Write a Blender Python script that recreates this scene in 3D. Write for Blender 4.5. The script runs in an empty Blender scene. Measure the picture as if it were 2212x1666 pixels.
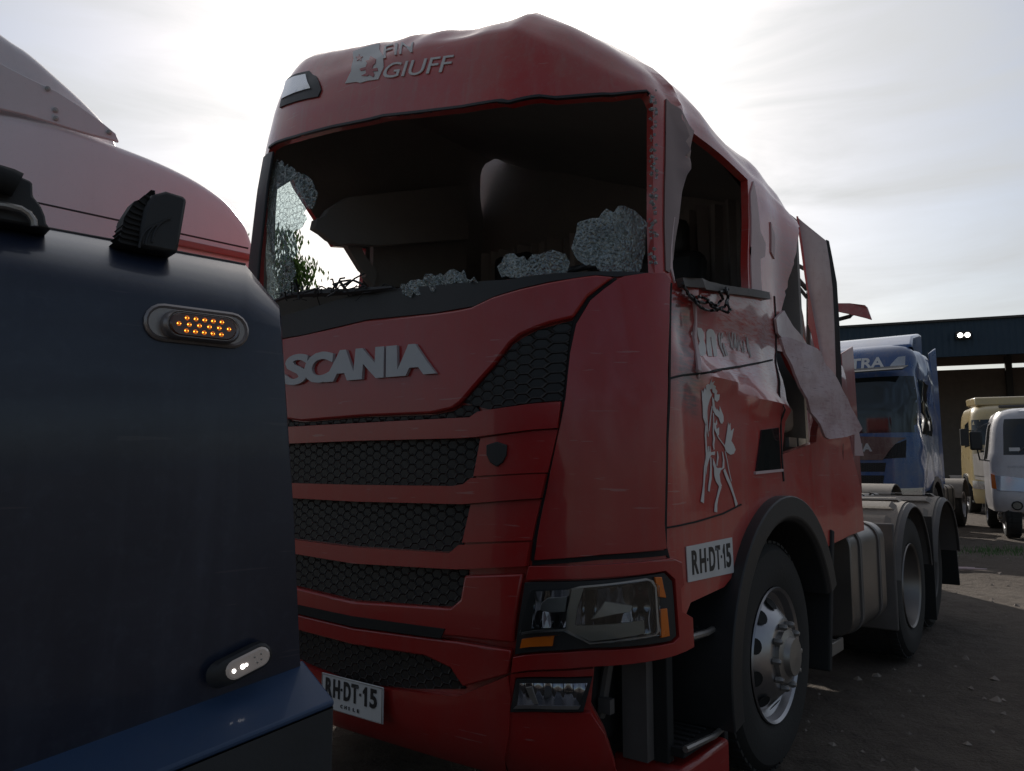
import bpy, bmesh, math, random
from mathutils import Vector, Matrix, noise
from mathutils.bvhtree import BVHTree
from mathutils.geometry import delaunay_2d_cdt
random.seed(7)
R = math.radians
S = bpy.context.scene
C = S.collection

# ------------------------------------------------------------------ camera
CAM_H = 1.34; PITCH = R(6.04); F = 1690.0 / 2212.0
cam = bpy.data.cameras.new('camera'); cam.sensor_width = 36; cam.lens = 36 * F; cam.clip_end = 2000; cam.clip_start = .05
cam_o = bpy.data.objects.new('camera', cam); C.objects.link(cam_o)
cam_o.location = (0, 0, CAM_H); cam_o.rotation_euler = (R(90) + PITCH, 0, 0)
S.camera = cam_o

# ------------------------------------------------------------------ sky, sun, exposure
SUN_AZ = R(-2.0); SUN_EL = R(31.3)
SUN_DIR = Vector((math.sin(SUN_AZ) * math.cos(SUN_EL), math.cos(SUN_AZ) * math.cos(SUN_EL), math.sin(SUN_EL)))
world = bpy.data.worlds.new('World'); S.world = world; world.use_nodes = True
wn = world.node_tree; wn.nodes.clear()
def WN(t, **k):
    n = wn.nodes.new(t)
    for a, b in k.items(): setattr(n, a, b)
    return n
def wl(a, b): wn.links.new(a, b)
sky = WN('ShaderNodeTexSky', sky_type='NISHITA', sun_disc=False, sun_elevation=SUN_EL, sun_rotation=SUN_AZ, dust_density=2.0, air_density=1.0, ozone_density=1.0)
tc = WN('ShaderNodeTexCoord')
mp = WN('ShaderNodeMapping'); mp.inputs['Scale'].default_value = (1.3, 1.0, 7.5); mp.inputs['Rotation'].default_value = (R(14), R(-12), R(20))
wl(tc.outputs['Generated'], mp.inputs['Vector'])
nz = WN('ShaderNodeTexNoise'); nz.inputs['Scale'].default_value = 2.2; nz.inputs['Detail'].default_value = 7; nz.inputs['Roughness'].default_value = .55; nz.inputs['Distortion'].default_value = .6
wl(mp.outputs['Vector'], nz.inputs['Vector'])
cr = WN('ShaderNodeValToRGB'); cr.color_ramp.elements[0].position = .34; cr.color_ramp.elements[0].color = (.28, .28, .28, 1); cr.color_ramp.elements[1].position = .72; cr.color_ramp.elements[1].color = (.96, .96, .96, 1)
wl(nz.outputs['Fac'], cr.inputs['Fac'])
# brightness of the thin cloud veil: strongest round the sun
dot = WN('ShaderNodeVectorMath', operation='DOT_PRODUCT'); dot.inputs[1].default_value = SUN_DIR
wl(tc.outputs['Generated'], dot.inputs[0])
def WM(op, a, b=None, clamp=False):
    n = WN('ShaderNodeMath', operation=op); n.use_clamp = clamp
    for i, v in enumerate((a, b)):
        if v is None: continue
        if isinstance(v, (int, float)): n.inputs[i].default_value = v
        else: wl(v, n.inputs[i])
    return n.outputs[0]
d0 = WM('MAXIMUM', dot.outputs['Value'], 0.0)
g1 = WM('MULTIPLY', WM('POWER', WM('MULTIPLY', WM('ADD', dot.outputs['Value'], 1.0), .5), 3.0), 6.5)
g2 = WM('MULTIPLY', WM('POWER', d0, 60.0), 16.0)
g3 = WM('MULTIPLY', WM('POWER', d0, 420.0), 70.0)
veil = WM('ADD', WM('ADD', WM('ADD', g1, g2), g3), .6)
vc = WN('ShaderNodeMix', data_type='RGBA', blend_type='MULTIPLY'); vc.inputs['Factor'].default_value = 1
cmb = WN('ShaderNodeCombineColor')
wl(veil, cmb.inputs[0]); wl(WM('MULTIPLY', veil, 1.015), cmb.inputs[1]); wl(WM('MULTIPLY', veil, 1.02), cmb.inputs[2])
mx = WN('ShaderNodeMix', data_type='RGBA')
wl(cr.outputs['Color'], mx.inputs['Factor']); wl(sky.outputs['Color'], mx.inputs['A']); wl(cmb.outputs['Color'], mx.inputs['B'])
bg = WN('ShaderNodeBackground'); bg.inputs['Strength'].default_value = 0.11
wl(mx.outputs['Result'], bg.inputs['Color'])
wo = WN('ShaderNodeOutputWorld'); wl(bg.outputs['Background'], wo.inputs['Surface'])
sl = bpy.data.lights.new('sun', 'SUN'); sl.energy = 3.2; sl.angle = R(.53); sl.color = (1, .95, .87)
so = bpy.data.objects.new('sun', sl); C.objects.link(so); so.rotation_euler = SUN_DIR.to_track_quat('Z', 'Y').to_euler(); so.location = (0, 0, 30)
S.view_settings.view_transform = 'Standard'; S.view_settings.look = 'None'
S.view_settings.exposure = 0.0; S.view_settings.gamma = 1
S.cycles.max_bounces = 8; S.cycles.transparent_max_bounces = 12

# ------------------------------------------------------------------ picture rays, used to find where a thing stands
def wray(px, py):
    u = (833 - py) / 1690.; v = (px - 1106) / 1690.
    return Vector((0, 0, CAM_H)), Vector((v, math.cos(PITCH) - u * math.sin(PITCH), math.sin(PITCH) + u * math.cos(PITCH)))
def at(px, py, Y):
    o, d = wray(px, py); return o + d * (Y / d.y)
def on_plane(px, py, p, n):
    o, d = wray(px, py); return o + d * ((p - o).dot(n) / d.dot(n))

# ------------------------------------------------------------------ materials
MATS = {}
class NT:
    def __init__(s, name):
        s.m = bpy.data.materials.new(name); s.m.use_nodes = True; s.t = s.m.node_tree; s.t.nodes.clear()
        s.out = s.n('ShaderNodeOutputMaterial')
    def n(s, t, ins=None, **k):
        x = s.t.nodes.new(t)
        for a, b in k.items(): setattr(x, a, b)
        for a, b in (ins or {}).items(): s.set(x, a, b)
        return x
    def set(s, x, a, b):
        if isinstance(b, bpy.types.NodeSocket): s.t.links.new(b, x.inputs[a])
        else:
            if isinstance(b, tuple) and len(b) == 3 and x.inputs[a].type == 'RGBA': b = (*b, 1)
            x.inputs[a].default_value = b
    def math(s, op, a, b=0.0, clamp=False):
        x = s.n('ShaderNodeMath', operation=op, use_clamp=clamp); s.set(x, 0, a); s.set(x, 1, b); return x.outputs[0]
    def noise(s, scale, detail=4, vec=None, rough=.55, dist=0.0):
        x = s.n('ShaderNodeTexNoise', {'Scale': scale, 'Detail': detail, 'Roughness': rough, 'Distortion': dist})
        if vec is not None: s.set(x, 'Vector', vec)
        return x.outputs['Fac']
    def coord(s, scale=(1, 1, 1), rot=(0, 0, 0)):
        t = s.n('ShaderNodeTexCoord'); m = s.n('ShaderNodeMapping', {'Vector': t.outputs['Object'], 'Scale': Vector(scale), 'Rotation': Vector(rot)})
        return m.outputs['Vector']
    def ramp(s, fac, a, b, ca=(0, 0, 0), cb=(1, 1, 1)):
        x = s.n('ShaderNodeValToRGB', {'Fac': fac}); e = x.color_ramp.elements
        e[0].position = a; e[0].color = (*ca, 1); e[1].position = b; e[1].color = (*cb, 1); return x.outputs['Color']
    def mix(s, f, a, b, blend='MIX'):
        x = s.n('ShaderNodeMix', data_type='RGBA', blend_type=blend)
        for k, v in ((0, f), (6, a), (7, b)):
            if isinstance(v, bpy.types.NodeSocket): s.t.links.new(v, x.inputs[k])
            else: x.inputs[k].default_value = (*v, 1) if isinstance(v, tuple) else v
        return x.outputs[2]
    def bump(s, h, strength=.3, dist=.01):
        return s.n('ShaderNodeBump', {'Height': h, 'Strength': strength, 'Distance': dist}).outputs['Normal']
    def pbr(s, col, rough=.5, metal=0., normal=None, coat=0., trans=0., alpha=1., emit=None, estr=0., spec=.5, coat_r=.08):
        x = s.n('ShaderNodeBsdfPrincipled', {'Base Color': col, 'Roughness': rough, 'Metallic': metal, 'Coat Weight': coat, 'Coat Roughness': coat_r, 'Transmission Weight': trans, 'Alpha': alpha, 'Specular IOR Level': spec})
        if normal is not None: s.set(x, 'Normal', normal)
        if emit is not None: s.set(x, 'Emission Color', emit); s.set(x, 'Emission Strength', estr)
        s.t.links.new(x.outputs[0], s.out.inputs['Surface']); s.bsdf = x; return s.m
    def maskbox(s, vec, lo, hi, soft=.04):
        sp = s.n('ShaderNodeSeparateXYZ', {'Vector': vec}); r = None
        for i in range(3):
            if lo[i] is not None:
                m = s.n('ShaderNodeMapRange', {'Value': sp.outputs[i], 'From Min': lo[i] - soft, 'From Max': lo[i] + soft}).outputs[0]
                r = m if r is None else s.math('MULTIPLY', r, m)
            if hi[i] is not None:
                m = s.n('ShaderNodeMapRange', {'Value': sp.outputs[i], 'From Min': hi[i] - soft, 'From Max': hi[i] + soft, 'To Min': 1., 'To Max': 0.}).outputs[0]
                r = m if r is None else s.math('MULTIPLY', r, m)
        return r

def paint(name, col, dust=(.32, .27, .23), dustamt=.35, rough=.28, coat=.6, bump=.12, scrape=None, two=None, lines=.28):
    t = NT(name); v = t.coord()
    n1 = t.noise(2.3, 6, v, .6); n2 = t.noise(38, 5, v, .65)
    base = col
    if two is not None:                                  # second colour fading in along an axis
        col2, axis, lo, hi = two
        tn = t.n('ShaderNodeTexCoord'); dp = t.n('ShaderNodeVectorMath', {0: tn.outputs['Object'], 1: Vector(axis)}, operation='DOT_PRODUCT')
        f = t.n('ShaderNodeMapRange', {'Value': dp.outputs['Value'], 'From Min': lo, 'From Max': hi}, interpolation_type='SMOOTHSTEP').outputs[0]
        base = t.mix(f, col, col2)
    d = t.math('MULTIPLY', t.ramp(n1, .35, .75), dustamt); d = t.math('ADD', d, t.math('MULTIPLY', t.ramp(n2, .52, .75), dustamt * .5), True)
    c = t.mix(d, base, dust)
    stv = t.noise(1.0, 4, t.coord((17, 17, 1.3)), .6, .3)
    c = t.mix(t.math('MULTIPLY', t.ramp(stv, .50, .72), dustamt * .55), c, dust)
    scr_ = t.ramp(t.noise(1.0, 2, t.coord((5, 5, 75), (.3, .5, .2)), .5, .2), .695, .715); c = t.mix(t.math('MULTIPLY', scr_, lines), c, (.45, .36, .34))
    spk = t.ramp(t.noise(160, 2, v), .70, .74)
    c = t.mix(t.math('MULTIPLY', spk, .35), c, (.05, .03, .03))
    if scrape:
        for (lo, hi, col_s, rot, st) in scrape:
            dv = t.n('ShaderNodeVectorMath', {0: v, 1: t.n('ShaderNodeVectorMath', {0: t.n('ShaderNodeTexNoise', {'Vector': v, 'Scale': 7., 'Detail': 3.}).outputs['Color'], 1: Vector((.22, .22, .22))}, operation='MULTIPLY').outputs[0]}, operation='ADD').outputs[0]
            m = t.maskbox(dv, [None if q is None else q + .11 for q in lo], [None if q is None else q + .11 for q in hi], .035)
            sv = t.coord((14, 14, 90), rot); s1 = t.noise(1.0, 4, sv, .6, .4)
            m2 = t.math('MULTIPLY', m, t.ramp(s1, .34, .56))
            c = t.mix(t.math('MULTIPLY', m2, st), c, col_s)
            sv2 = t.coord((10, 10, 160), (rot[0], rot[1] + .25, 0)); s2 = t.ramp(t.noise(1.3, 3, sv2, .6, .2), .64, .70)
            c = t.mix(t.math('MULTIPLY', t.math('MULTIPLY', m, s2), .55), c, (.06, .02, .02))
    nrm = t.bump(t.math('ADD', t.math('MULTIPLY', n2, .25), t.noise(6, 2, v)), bump, .01)
    rr = t.math('ADD', t.math('MULTIPLY', d, .6), rough, True)
    return t.pbr(c, rr, normal=nrm, coat=coat, coat_r=.07)
def plain(name, col, rough=.6, metal=0., bump=.15, scale=60, var=.25, **k):
    t = NT(name); v = t.coord(); n1 = t.noise(scale, 4, v); n0 = t.noise(3.5, 5, v)
    c = t.mix(t.math('MULTIPLY', t.ramp(n0, .3, .75), var), col, tuple(min(1, q * 1.9 + .03) for q in col))
    rr = t.math('ADD', t.math('MULTIPLY', n0, .25), rough - .12, True)
    return t.pbr(c, rr, metal, t.bump(n1, bump, .004), **k)

RED = (.50, .018, .014)
M = {}
M['red'] = paint('red_paint', RED, scrape=[((-1.78, .9, 1.70), (-.93, None, 2.14), (.55, .36, .36), (0, .9, 0), .72),
                                             ((-2.4, .9, 2.2), (-1.62, None, 2.55), (.30, .10, .09), (0, 1.2, 0), .5),
                                             ((-.62, .9, 1.55), (-.42, None, 1.98), (.10, .06, .06), (0, 1.3, 0), .8)])
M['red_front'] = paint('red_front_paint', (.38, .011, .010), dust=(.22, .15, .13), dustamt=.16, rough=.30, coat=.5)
t = NT('grey_liner'); v = t.coord(); sp = t.n('ShaderNodeSeparateXYZ', {'Vector': v}); M['liner'] = t.pbr(t.mix(t.ramp(sp.outputs[2], .99, 1.0), (.03, .028, .027), t.mix(t.noise(5, 5, v), (.34, .32, .30), (.26, .24, .23))), .8, normal=t.bump(t.noise(40, 4, v), .2))
M['curtain'] = plain('sleeper_curtain', (.30, .27, .26), .9)
M['black'] = plain('black_plastic', (.022, .022, .023), .5)
M['blackmat'] = plain('black_matt', (.012, .012, .012), .8)
M['rubber'] = plain('tyre_rubber', (.022, .021, .02), .8, bump=.4)
M['steel'] = plain('dull_steel', (.34, .32, .30), .45, .8)
M['chrome'] = plain('polished_alloy', (.38, .37, .38), .34, .9, bump=.08, var=.5)
M['greyplate'] = plain('grey_letters', (.42, .42, .43), .45, .2, bump=.05)
M['whitevinyl'] = plain('white_vinyl', (.62, .60, .58), .5, bump=.03)
M['plate'] = plain('plate_white', (.68, .68, .68), .4, bump=.02, var=.1)
M['ink'] = plain('plate_ink', (.015, .015, .017), .5, bump=.02)
M['primer'] = plain('bare_pink_primer', (.60, .44, .44), .6)
M['panelin'] = paint('pale_panel_paint', (.74, .64, .64), dust=(.45, .28, .28), dustamt=.5, rough=.4, coat=.2)
M['orange'] = plain('orange_lens', (.75, .16, .01), .25, coat=.6)
M['lampsilver'] = plain('lamp_reflector', (.55, .56, .58), .18, .9, bump=.1, scale=12)
M['alu'] = plain('tank_aluminium', (.24, .22, .205), .38, .85, bump=.08, scale=9)
M['guard'] = plain('dusty_mudguard', (.09, .08, .075), .6, var=.6)
t = NT('pale_guard_top'); v = t.coord(); M['guardtop'] = t.pbr(t.mix(t.noise(8, 5, v), (.14, .12, .105), (.27, .235, .20)), .75, normal=t.bump(t.noise(80, 3, v), .2))  # paler grey-brown mottle for mudguard tops and ribs
# honeycomb grille
t = NT('honeycomb_mesh'); v = t.coord((1, 1, 1))
sp = t.n('ShaderNodeSeparateXYZ', {'Vector': v})
X_ = t.math('MULTIPLY', t.math('ADD', sp.outputs[1], sp.outputs[0]), 21.); Y_ = t.math('MULTIPLY', sp.outputs[2], 28.)
def hexd(ox, oy):
    ax = t.math('ABSOLUTE', t.math('SUBTRACT', t.math('FLOORED_MODULO', t.math('ADD', Y_, oy), 1.0), .5)); ay = t.math('ABSOLUTE', t.math('SUBTRACT', t.math('FLOORED_MODULO', t.math('ADD', X_, ox), 1.7320508), .8660254))
    return t.math('MAXIMUM', ax, t.math('ADD', t.math('MULTIPLY', ax, .5), t.math('MULTIPLY', ay, .8660254)))
hd0 = t.math('MINIMUM', hexd(0., 0.), hexd(.8660254, .5)); edge = t.math('SUBTRACT', .5, hd0)
hc = t.ramp(edge, .03, .10, (.038, .036, .034), (.010, .010, .010))
M['mesh'] = t.pbr(hc, .5, normal=t.bump(t.math('MULTIPLY', t.math('MINIMUM', edge, .12), -7.), .9, .012))
# windscreens of far trucks and lamp glass
t = NT('dark_glass'); M['glass'] = t.pbr((.012, .016, .018), .06, coat=.3, spec=.6)
t = NT('lamp_glass'); lw = t.n('ShaderNodeFresnel', {'IOR': 1.45}); g_ = t.n('ShaderNodeBsdfGlossy', {'Color': (1, 1, 1), 'Roughness': .06}); tr_ = t.n('ShaderNodeBsdfTransparent', {'Color': (.86, .88, .88)})
m_ = t.n('ShaderNodeMixShader', {0: lw.outputs[0], 1: tr_.outputs[0], 2: g_.outputs[0]}); t.t.links.new(m_.outputs[0], t.out.inputs['Surface']); M['lens'] = t.m
t = NT('lamp_reflector_ribbed'); v = t.coord(); sp = t.n('ShaderNodeSeparateXYZ', {'Vector': v}); wv = t.math('SINE', t.math('MULTIPLY', sp.outputs[1], 95.)); wz = t.math('SINE', t.math('MULTIPLY', sp.outputs[2], 34.))
M['ribbed'] = t.pbr((.30, .31, .34), .12, .95, normal=t.bump(t.math('ADD', wv, t.math('MULTIPLY', wz, 1.6)), .9, .018))
def cracked(name, dens, clear, seed):
    t = NT(name); v = t.coord((1, 1, 1), (seed, seed * .7, 0))
    dv = t.n('ShaderNodeVectorMath', {0: v, 1: t.n('ShaderNodeVectorMath', {0: t.n('ShaderNodeTexNoise', {'Vector': v, 'Scale': 9., 'Detail': 3.}).outputs['Color'], 1: Vector((.05,) * 3)}, operation='MULTIPLY').outputs[0]}, operation='ADD').outputs[0]
    a = t.n('ShaderNodeTexVoronoi', {'Vector': dv, 'Scale': dens}, feature='DISTANCE_TO_EDGE').outputs['Distance']
    b = t.n('ShaderNodeTexVoronoi', {'Vector': dv, 'Scale': dens * 2.7}, feature='DISTANCE_TO_EDGE').outputs['Distance']
    la = t.ramp(a, .015, .06, (1, 1, 1), (0, 0, 0)); lb = t.ramp(b, .02, .09, (1, 1, 1), (0, 0, 0))
    line = t.math('MAXIMUM', la, t.math('MULTIPLY', lb, .8 if dens < 50 else .3), True)
    g = t.n('ShaderNodeBsdfGlossy', {'Color': (.8, .85, .85), 'Roughness': .15, 'Normal': t.bump(t.math('ADD', a, t.math('MULTIPLY', t.noise(14, 3, v), 1.5)), .6, .03)})
    df = t.n('ShaderNodeBsdfDiffuse', {'Color': (.30, .34, .34)}); trl = t.n('ShaderNodeBsdfTranslucent', {'Color': (.35, .4, .4)})
    ad = t.n('ShaderNodeMixShader', {0: .5, 1: df.outputs[0], 2: trl.outputs[0]}); ad2 = t.n('ShaderNodeMixShader', {0: .4, 1: ad.outputs[0], 2: g.outputs[0]})
    tr = t.n('ShaderNodeBsdfTransparent', {'Color': (.82, .90, .90)})
    f = t.math('ADD', t.math('MULTIPLY', line, .6 if dens < 50 else .32), 1 - clear, True)
    m = t.n('ShaderNodeMixShader', {0: f, 1: tr.outputs[0], 2: ad2.outputs[0]})
    t.t.links.new(m.outputs[0], t.out.inputs['Surface']); return t.m
M['crack'] = cracked('cracked_glass', 30., .93, .3)
M['shard'] = cracked('crumpled_glass', 62., .62, .9)
t = NT('quarter_glass'); g = t.n('ShaderNodeBsdfGlossy', {'Color': (.35, .30, .29), 'Roughness': .3}); d = t.n('ShaderNodeBsdfDiffuse', {'Color': (.20, .13, .12)})
a_ = t.n('ShaderNodeMixShader', {0: .35, 1: d.outputs[0], 2: g.outputs[0]}); t.t.links.new(a_.outputs[0], t.out.inputs['Surface']); M['quarter'] = t.m

# ------------------------------------------------------------------ mesh helpers
class MB:
    def __init__(s): s.v = []; s.f = []; s.mi = []
    def add(s, vs, fs, mi=0):
        o = len(s.v); s.v += [tuple(p) for p in vs]; s.f += [tuple(i + o for i in f) for f in fs]; s.mi += [mi] * len(fs); return s
    def box(s, c, d, rot=None, mi=0, taper=1.0):
        vs = []
        for z in (-1, 1):
            k = taper if z > 0 else 1
            for x, y in ((-1, -1), (1, -1), (1, 1), (-1, 1)):
                p = Vector((x * d[0] / 2 * k, y * d[1] / 2 * k, z * d[2] / 2))
                if rot is not None: p = rot @ p
                vs.append(p + Vector(c))
        return s.add(vs, [(3, 2, 1, 0), (4, 5, 6, 7), (0, 1, 5, 4), (1, 2, 6, 5), (2, 3, 7, 6), (3, 0, 4, 7)], mi)
    def tube(s, pts, r, n=8, cap=True, mi=0):
        pts = [Vector(p) for p in pts]; rings = []; up = Vector((.123, .97, .31)).normalized()
        for i, p in enumerate(pts):
            d = (pts[min(i + 1, len(pts) - 1)] - pts[max(i - 1, 0)]).normalized()
            a = d.cross(up)
            if a.length < .05: a = d.cross(Vector((1, 0, 0)))
            a.normalize(); b = d.cross(a)
            rr = r[i] if isinstance(r, (list, tuple)) else r
            rings.append([p + (a * math.cos(2 * math.pi * k / n) + b * math.sin(2 * math.pi * k / n)) * rr for k in range(n)])
        vs = [q for g in rings for q in g]; fs = []
        for i in range(len(pts) - 1):
            for k in range(n):
                k2 = (k + 1) % n; fs.append((i * n + k, i * n + k2, (i + 1) * n + k2, (i + 1) * n + k))
        if cap: fs += [tuple(reversed(range(n))), tuple(range((len(pts) - 1) * n, len(pts) * n))]
        return s.add(vs, fs, mi)
    def lathe(s, prof, c, n=48, axis='y', mi=0, a0=0., a1=2 * math.pi):
        full = abs(a1 - a0 - 2 * math.pi) < 1e-4; m = n if full else n + 1; vs = []
        for k in range(m):
            a = a0 + (a1 - a0) * k / n
            for r, h in prof:
                if axis == 'y': vs.append((c[0] + r * math.cos(a), c[1] + h, c[2] + r * math.sin(a)))
                elif axis == 'x': vs.append((c[0] + h, c[1] + r * math.cos(a), c[2] + r * math.sin(a)))
                else: vs.append((c[0] + r * math.cos(a), c[1] + r * math.sin(a), c[2] + h))
        q = len(prof); fs = []
        for k in range(n):
            k2 = (k + 1) % m
            for j in range(q - 1): fs.append((k * q + j, k * q + j + 1, k2 * q + j + 1, k2 * q + j))
        return s.add(vs, fs, mi)
    def prism(s, poly, d, mi=0):
        """poly: list of 3-D points in a plane; d: thickness vector"""
        n = len(poly); d = Vector(d); vs = [Vector(p) for p in poly] + [Vector(p) + d for p in poly]
        fs = [tuple(reversed(range(n))), tuple(range(n, 2 * n))] + [(i, (i + 1) % n, n + (i + 1) % n, n + i) for i in range(n)]
        return s.add(vs, fs, mi)
    def build(s, name, mats, parent=None, bevel=0., smooth=True, angle=35, sub=0, seg=2):
        me = bpy.data.meshes.new(name); me.from_pydata(s.v, [], s.f)
        mats = mats if isinstance(mats, (list, tuple)) else [mats]
        for m in mats: me.materials.append(M[m] if isinstance(m, str) else m)
        for p, i in zip(me.polygons, s.mi): p.material_index = i
        bm = bmesh.new(); bm.from_mesh(me); bmesh.ops.remove_doubles(bm, verts=bm.verts, dist=1e-5)
        bmesh.ops.recalc_face_normals(bm, faces=bm.faces); bm.to_mesh(me); bm.free()
        if smooth:
            for p in me.polygons: p.use_smooth = True
            me.set_sharp_from_angle(angle=R(angle))
        o = bpy.data.objects.new(name, me); C.objects.link(o)
        if parent is not None: o.parent = parent
        if bevel:
            b = o.modifiers.new('bevel', 'BEVEL'); b.width = bevel; b.segments = seg; b.limit_method = 'ANGLE'; b.angle_limit = R(40)
        if sub:
            b = o.modifiers.new('sub', 'SUBSURF'); b.levels = sub; b.render_levels = sub
        return o
def thing(name, label, cat, loc=(0, 0, 0), rotz=0, group=None):
    o = bpy.data.objects.new(name, None); C.objects.link(o); o.location = loc; o.rotation_euler = (0, 0, rotz)
    o['label'] = label; o['category'] = cat
    if group: o['group'] = group
    return o
def tag(o, label=None, cat=None, group=None, kind=None):
    for k, v in (('label', label), ('category', cat), ('group', group), ('kind', kind)):
        if v: o[k] = v
    return o
def inpoly(p, poly):
    x, y = p; c = False; j = len(poly) - 1
    for i in range(len(poly)):
        a, b = poly[i], poly[j]
        if (a[1] > y) != (b[1] > y) and x < (b[0] - a[0]) * (y - a[1]) / (b[1] - a[1]) + a[0]: c = not c
        j = i
    return c
def segdist(p, a, b):
    d = b - a; t = max(0, min(1, (p - a).dot(d) / max(d.length_squared, 1e-12))); return (p - a - d * t).length
def fill2d(poly, step, holes=()):
    """triangulate a 2-D outline with inner points every `step`"""
    verts = []; edges = []
    loops = []
    for lp in [poly] + list(holes):
        pts = []
        for i in range(len(lp)):
            a = Vector(lp[i]); b = Vector(lp[(i + 1) % len(lp)]); k = max(1, int((b - a).length / step))
            pts += [a + (b - a) * (j / k) for j in range(k)]
        o = len(verts); verts += pts; edges += [(o + i, o + (i + 1) % len(pts)) for i in range(len(pts))]; loops.append(pts)
    xs = [p.x for p in loops[0]]; ys = [p.y for p in loops[0]]
    segs = [(verts[a], verts[b]) for a, b in edges]
    ny = int((max(ys) - min(ys)) / step) + 1; nx = int((max(xs) - min(xs)) / step) + 1
    if nx * ny > 4:
        for j in range(1, ny):
            for i in range(1, nx):
                p = Vector((min(xs) + (i + .5 * (j % 2)) * step, min(ys) + j * step))
                if inpoly(p, loops[0]) and not any(inpoly(p, h) for h in loops[1:]):
                    if min(segdist(p, a, b) for a, b in segs if abs(a.x - p.x) < step * 2.2 and abs(a.y - p.y) < step * 2.2) > step * .45 if any(abs(a.x - p.x) < step * 2.2 and abs(a.y - p.y) < step * 2.2 for a, b in segs) else True:
                        verts.append(p)
    v, e, f, *_ = delaunay_2d_cdt(verts, edges, [], 0, 1e-6)
    out = []
    for t in f:
        c = sum((v[i] for i in t), Vector((0, 0))) / len(t)
        if inpoly(c, loops[0]) and not any(inpoly(c, h) for h in loops[1:]): out.append(tuple(t))
    return v, out
def thick(v2, tris, posf, mb, mi=0, mi_in=None):
    """posf(p, layer) -> 3-D point, layer 0 outer / 1 inner"""
    n = len(v2); used = sorted({i for t in tris for i in t}); idx = {i: k for k, i in enumerate(used)}; m = len(used)
    vs = [posf(v2[i], 0) for i in used] + [posf(v2[i], 1) for i in used]
    cnt = {}
    for t in tris:
        for a, b in zip(t, t[1:] + t[:1]): cnt[(a, b)] = cnt.get((a, b), 0) + 1
    f0 = [tuple(idx[i] for i in t) for t in tris]; f1 = [tuple(idx[i] + m for i in reversed(t)) for t in tris]
    rim = [(idx[b], idx[a], idx[a] + m, idx[b] + m) for (a, b) in cnt if (b, a) not in cnt]
    o = len(mb.v); mb.v += [tuple(p) for p in vs]
    for fs, k in ((f0, mi), (f1, mi if mi_in is None else mi_in), (rim, mi)):
        mb.f += [tuple(i + o for i in f) for f in fs]; mb.mi += [k] * len(fs)
_tc = {}
def text2d(s, bold=.0, shear=0.):
    """text outline triangles, normalised to a 1 x 1 box"""
    key = (s, bold, shear)
    if key in _tc: return _tc[key]
    cu = bpy.data.curves.new('txt', 'FONT'); cu.body = s; cu.offset = bold; cu.shear = shear; cu.resolution_u = 4; cu.space_character = 1.0
    o = bpy.data.objects.new('txt', cu); C.objects.link(o); bpy.context.view_layer.update()
    me = bpy.data.meshes.new_from_object(o.evaluated_get(bpy.context.evaluated_depsgraph_get()))
    bm = bmesh.new(); bm.from_mesh(me); bmesh.ops.triangulate(bm, faces=bm.faces[:])
    for _ in range(2):
        L = [e for e in bm.edges if e.calc_length() > .35]
        if L: bmesh.ops.subdivide_edges(bm, edges=L, cuts=1); bmesh.ops.triangulate(bm, faces=bm.faces[:])
    bmesh.ops.remove_doubles(bm, verts=bm.verts, dist=1e-4)
    vs = [v.co.copy() for v in bm.verts]
    x0 = min(v.x for v in vs); x1 = max(v.x for v in vs); y0 = min(v.y for v in vs); y1 = max(v.y for v in vs)
    v2 = [Vector(((v.x - x0) / (x1 - x0), (v.y - y0) / (y1 - y0))) for v in vs]
    fs = []
    for f in bm.faces:
        t = tuple(v.index for v in f.verts); t = t if f.normal.z > 0 else tuple(reversed(t)); fs.append(t)
    bm.free(); bpy.data.objects.remove(o); bpy.data.curves.remove(cu); bpy.data.meshes.remove(me)
    _tc[key] = (v2, fs); return _tc[key]

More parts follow.
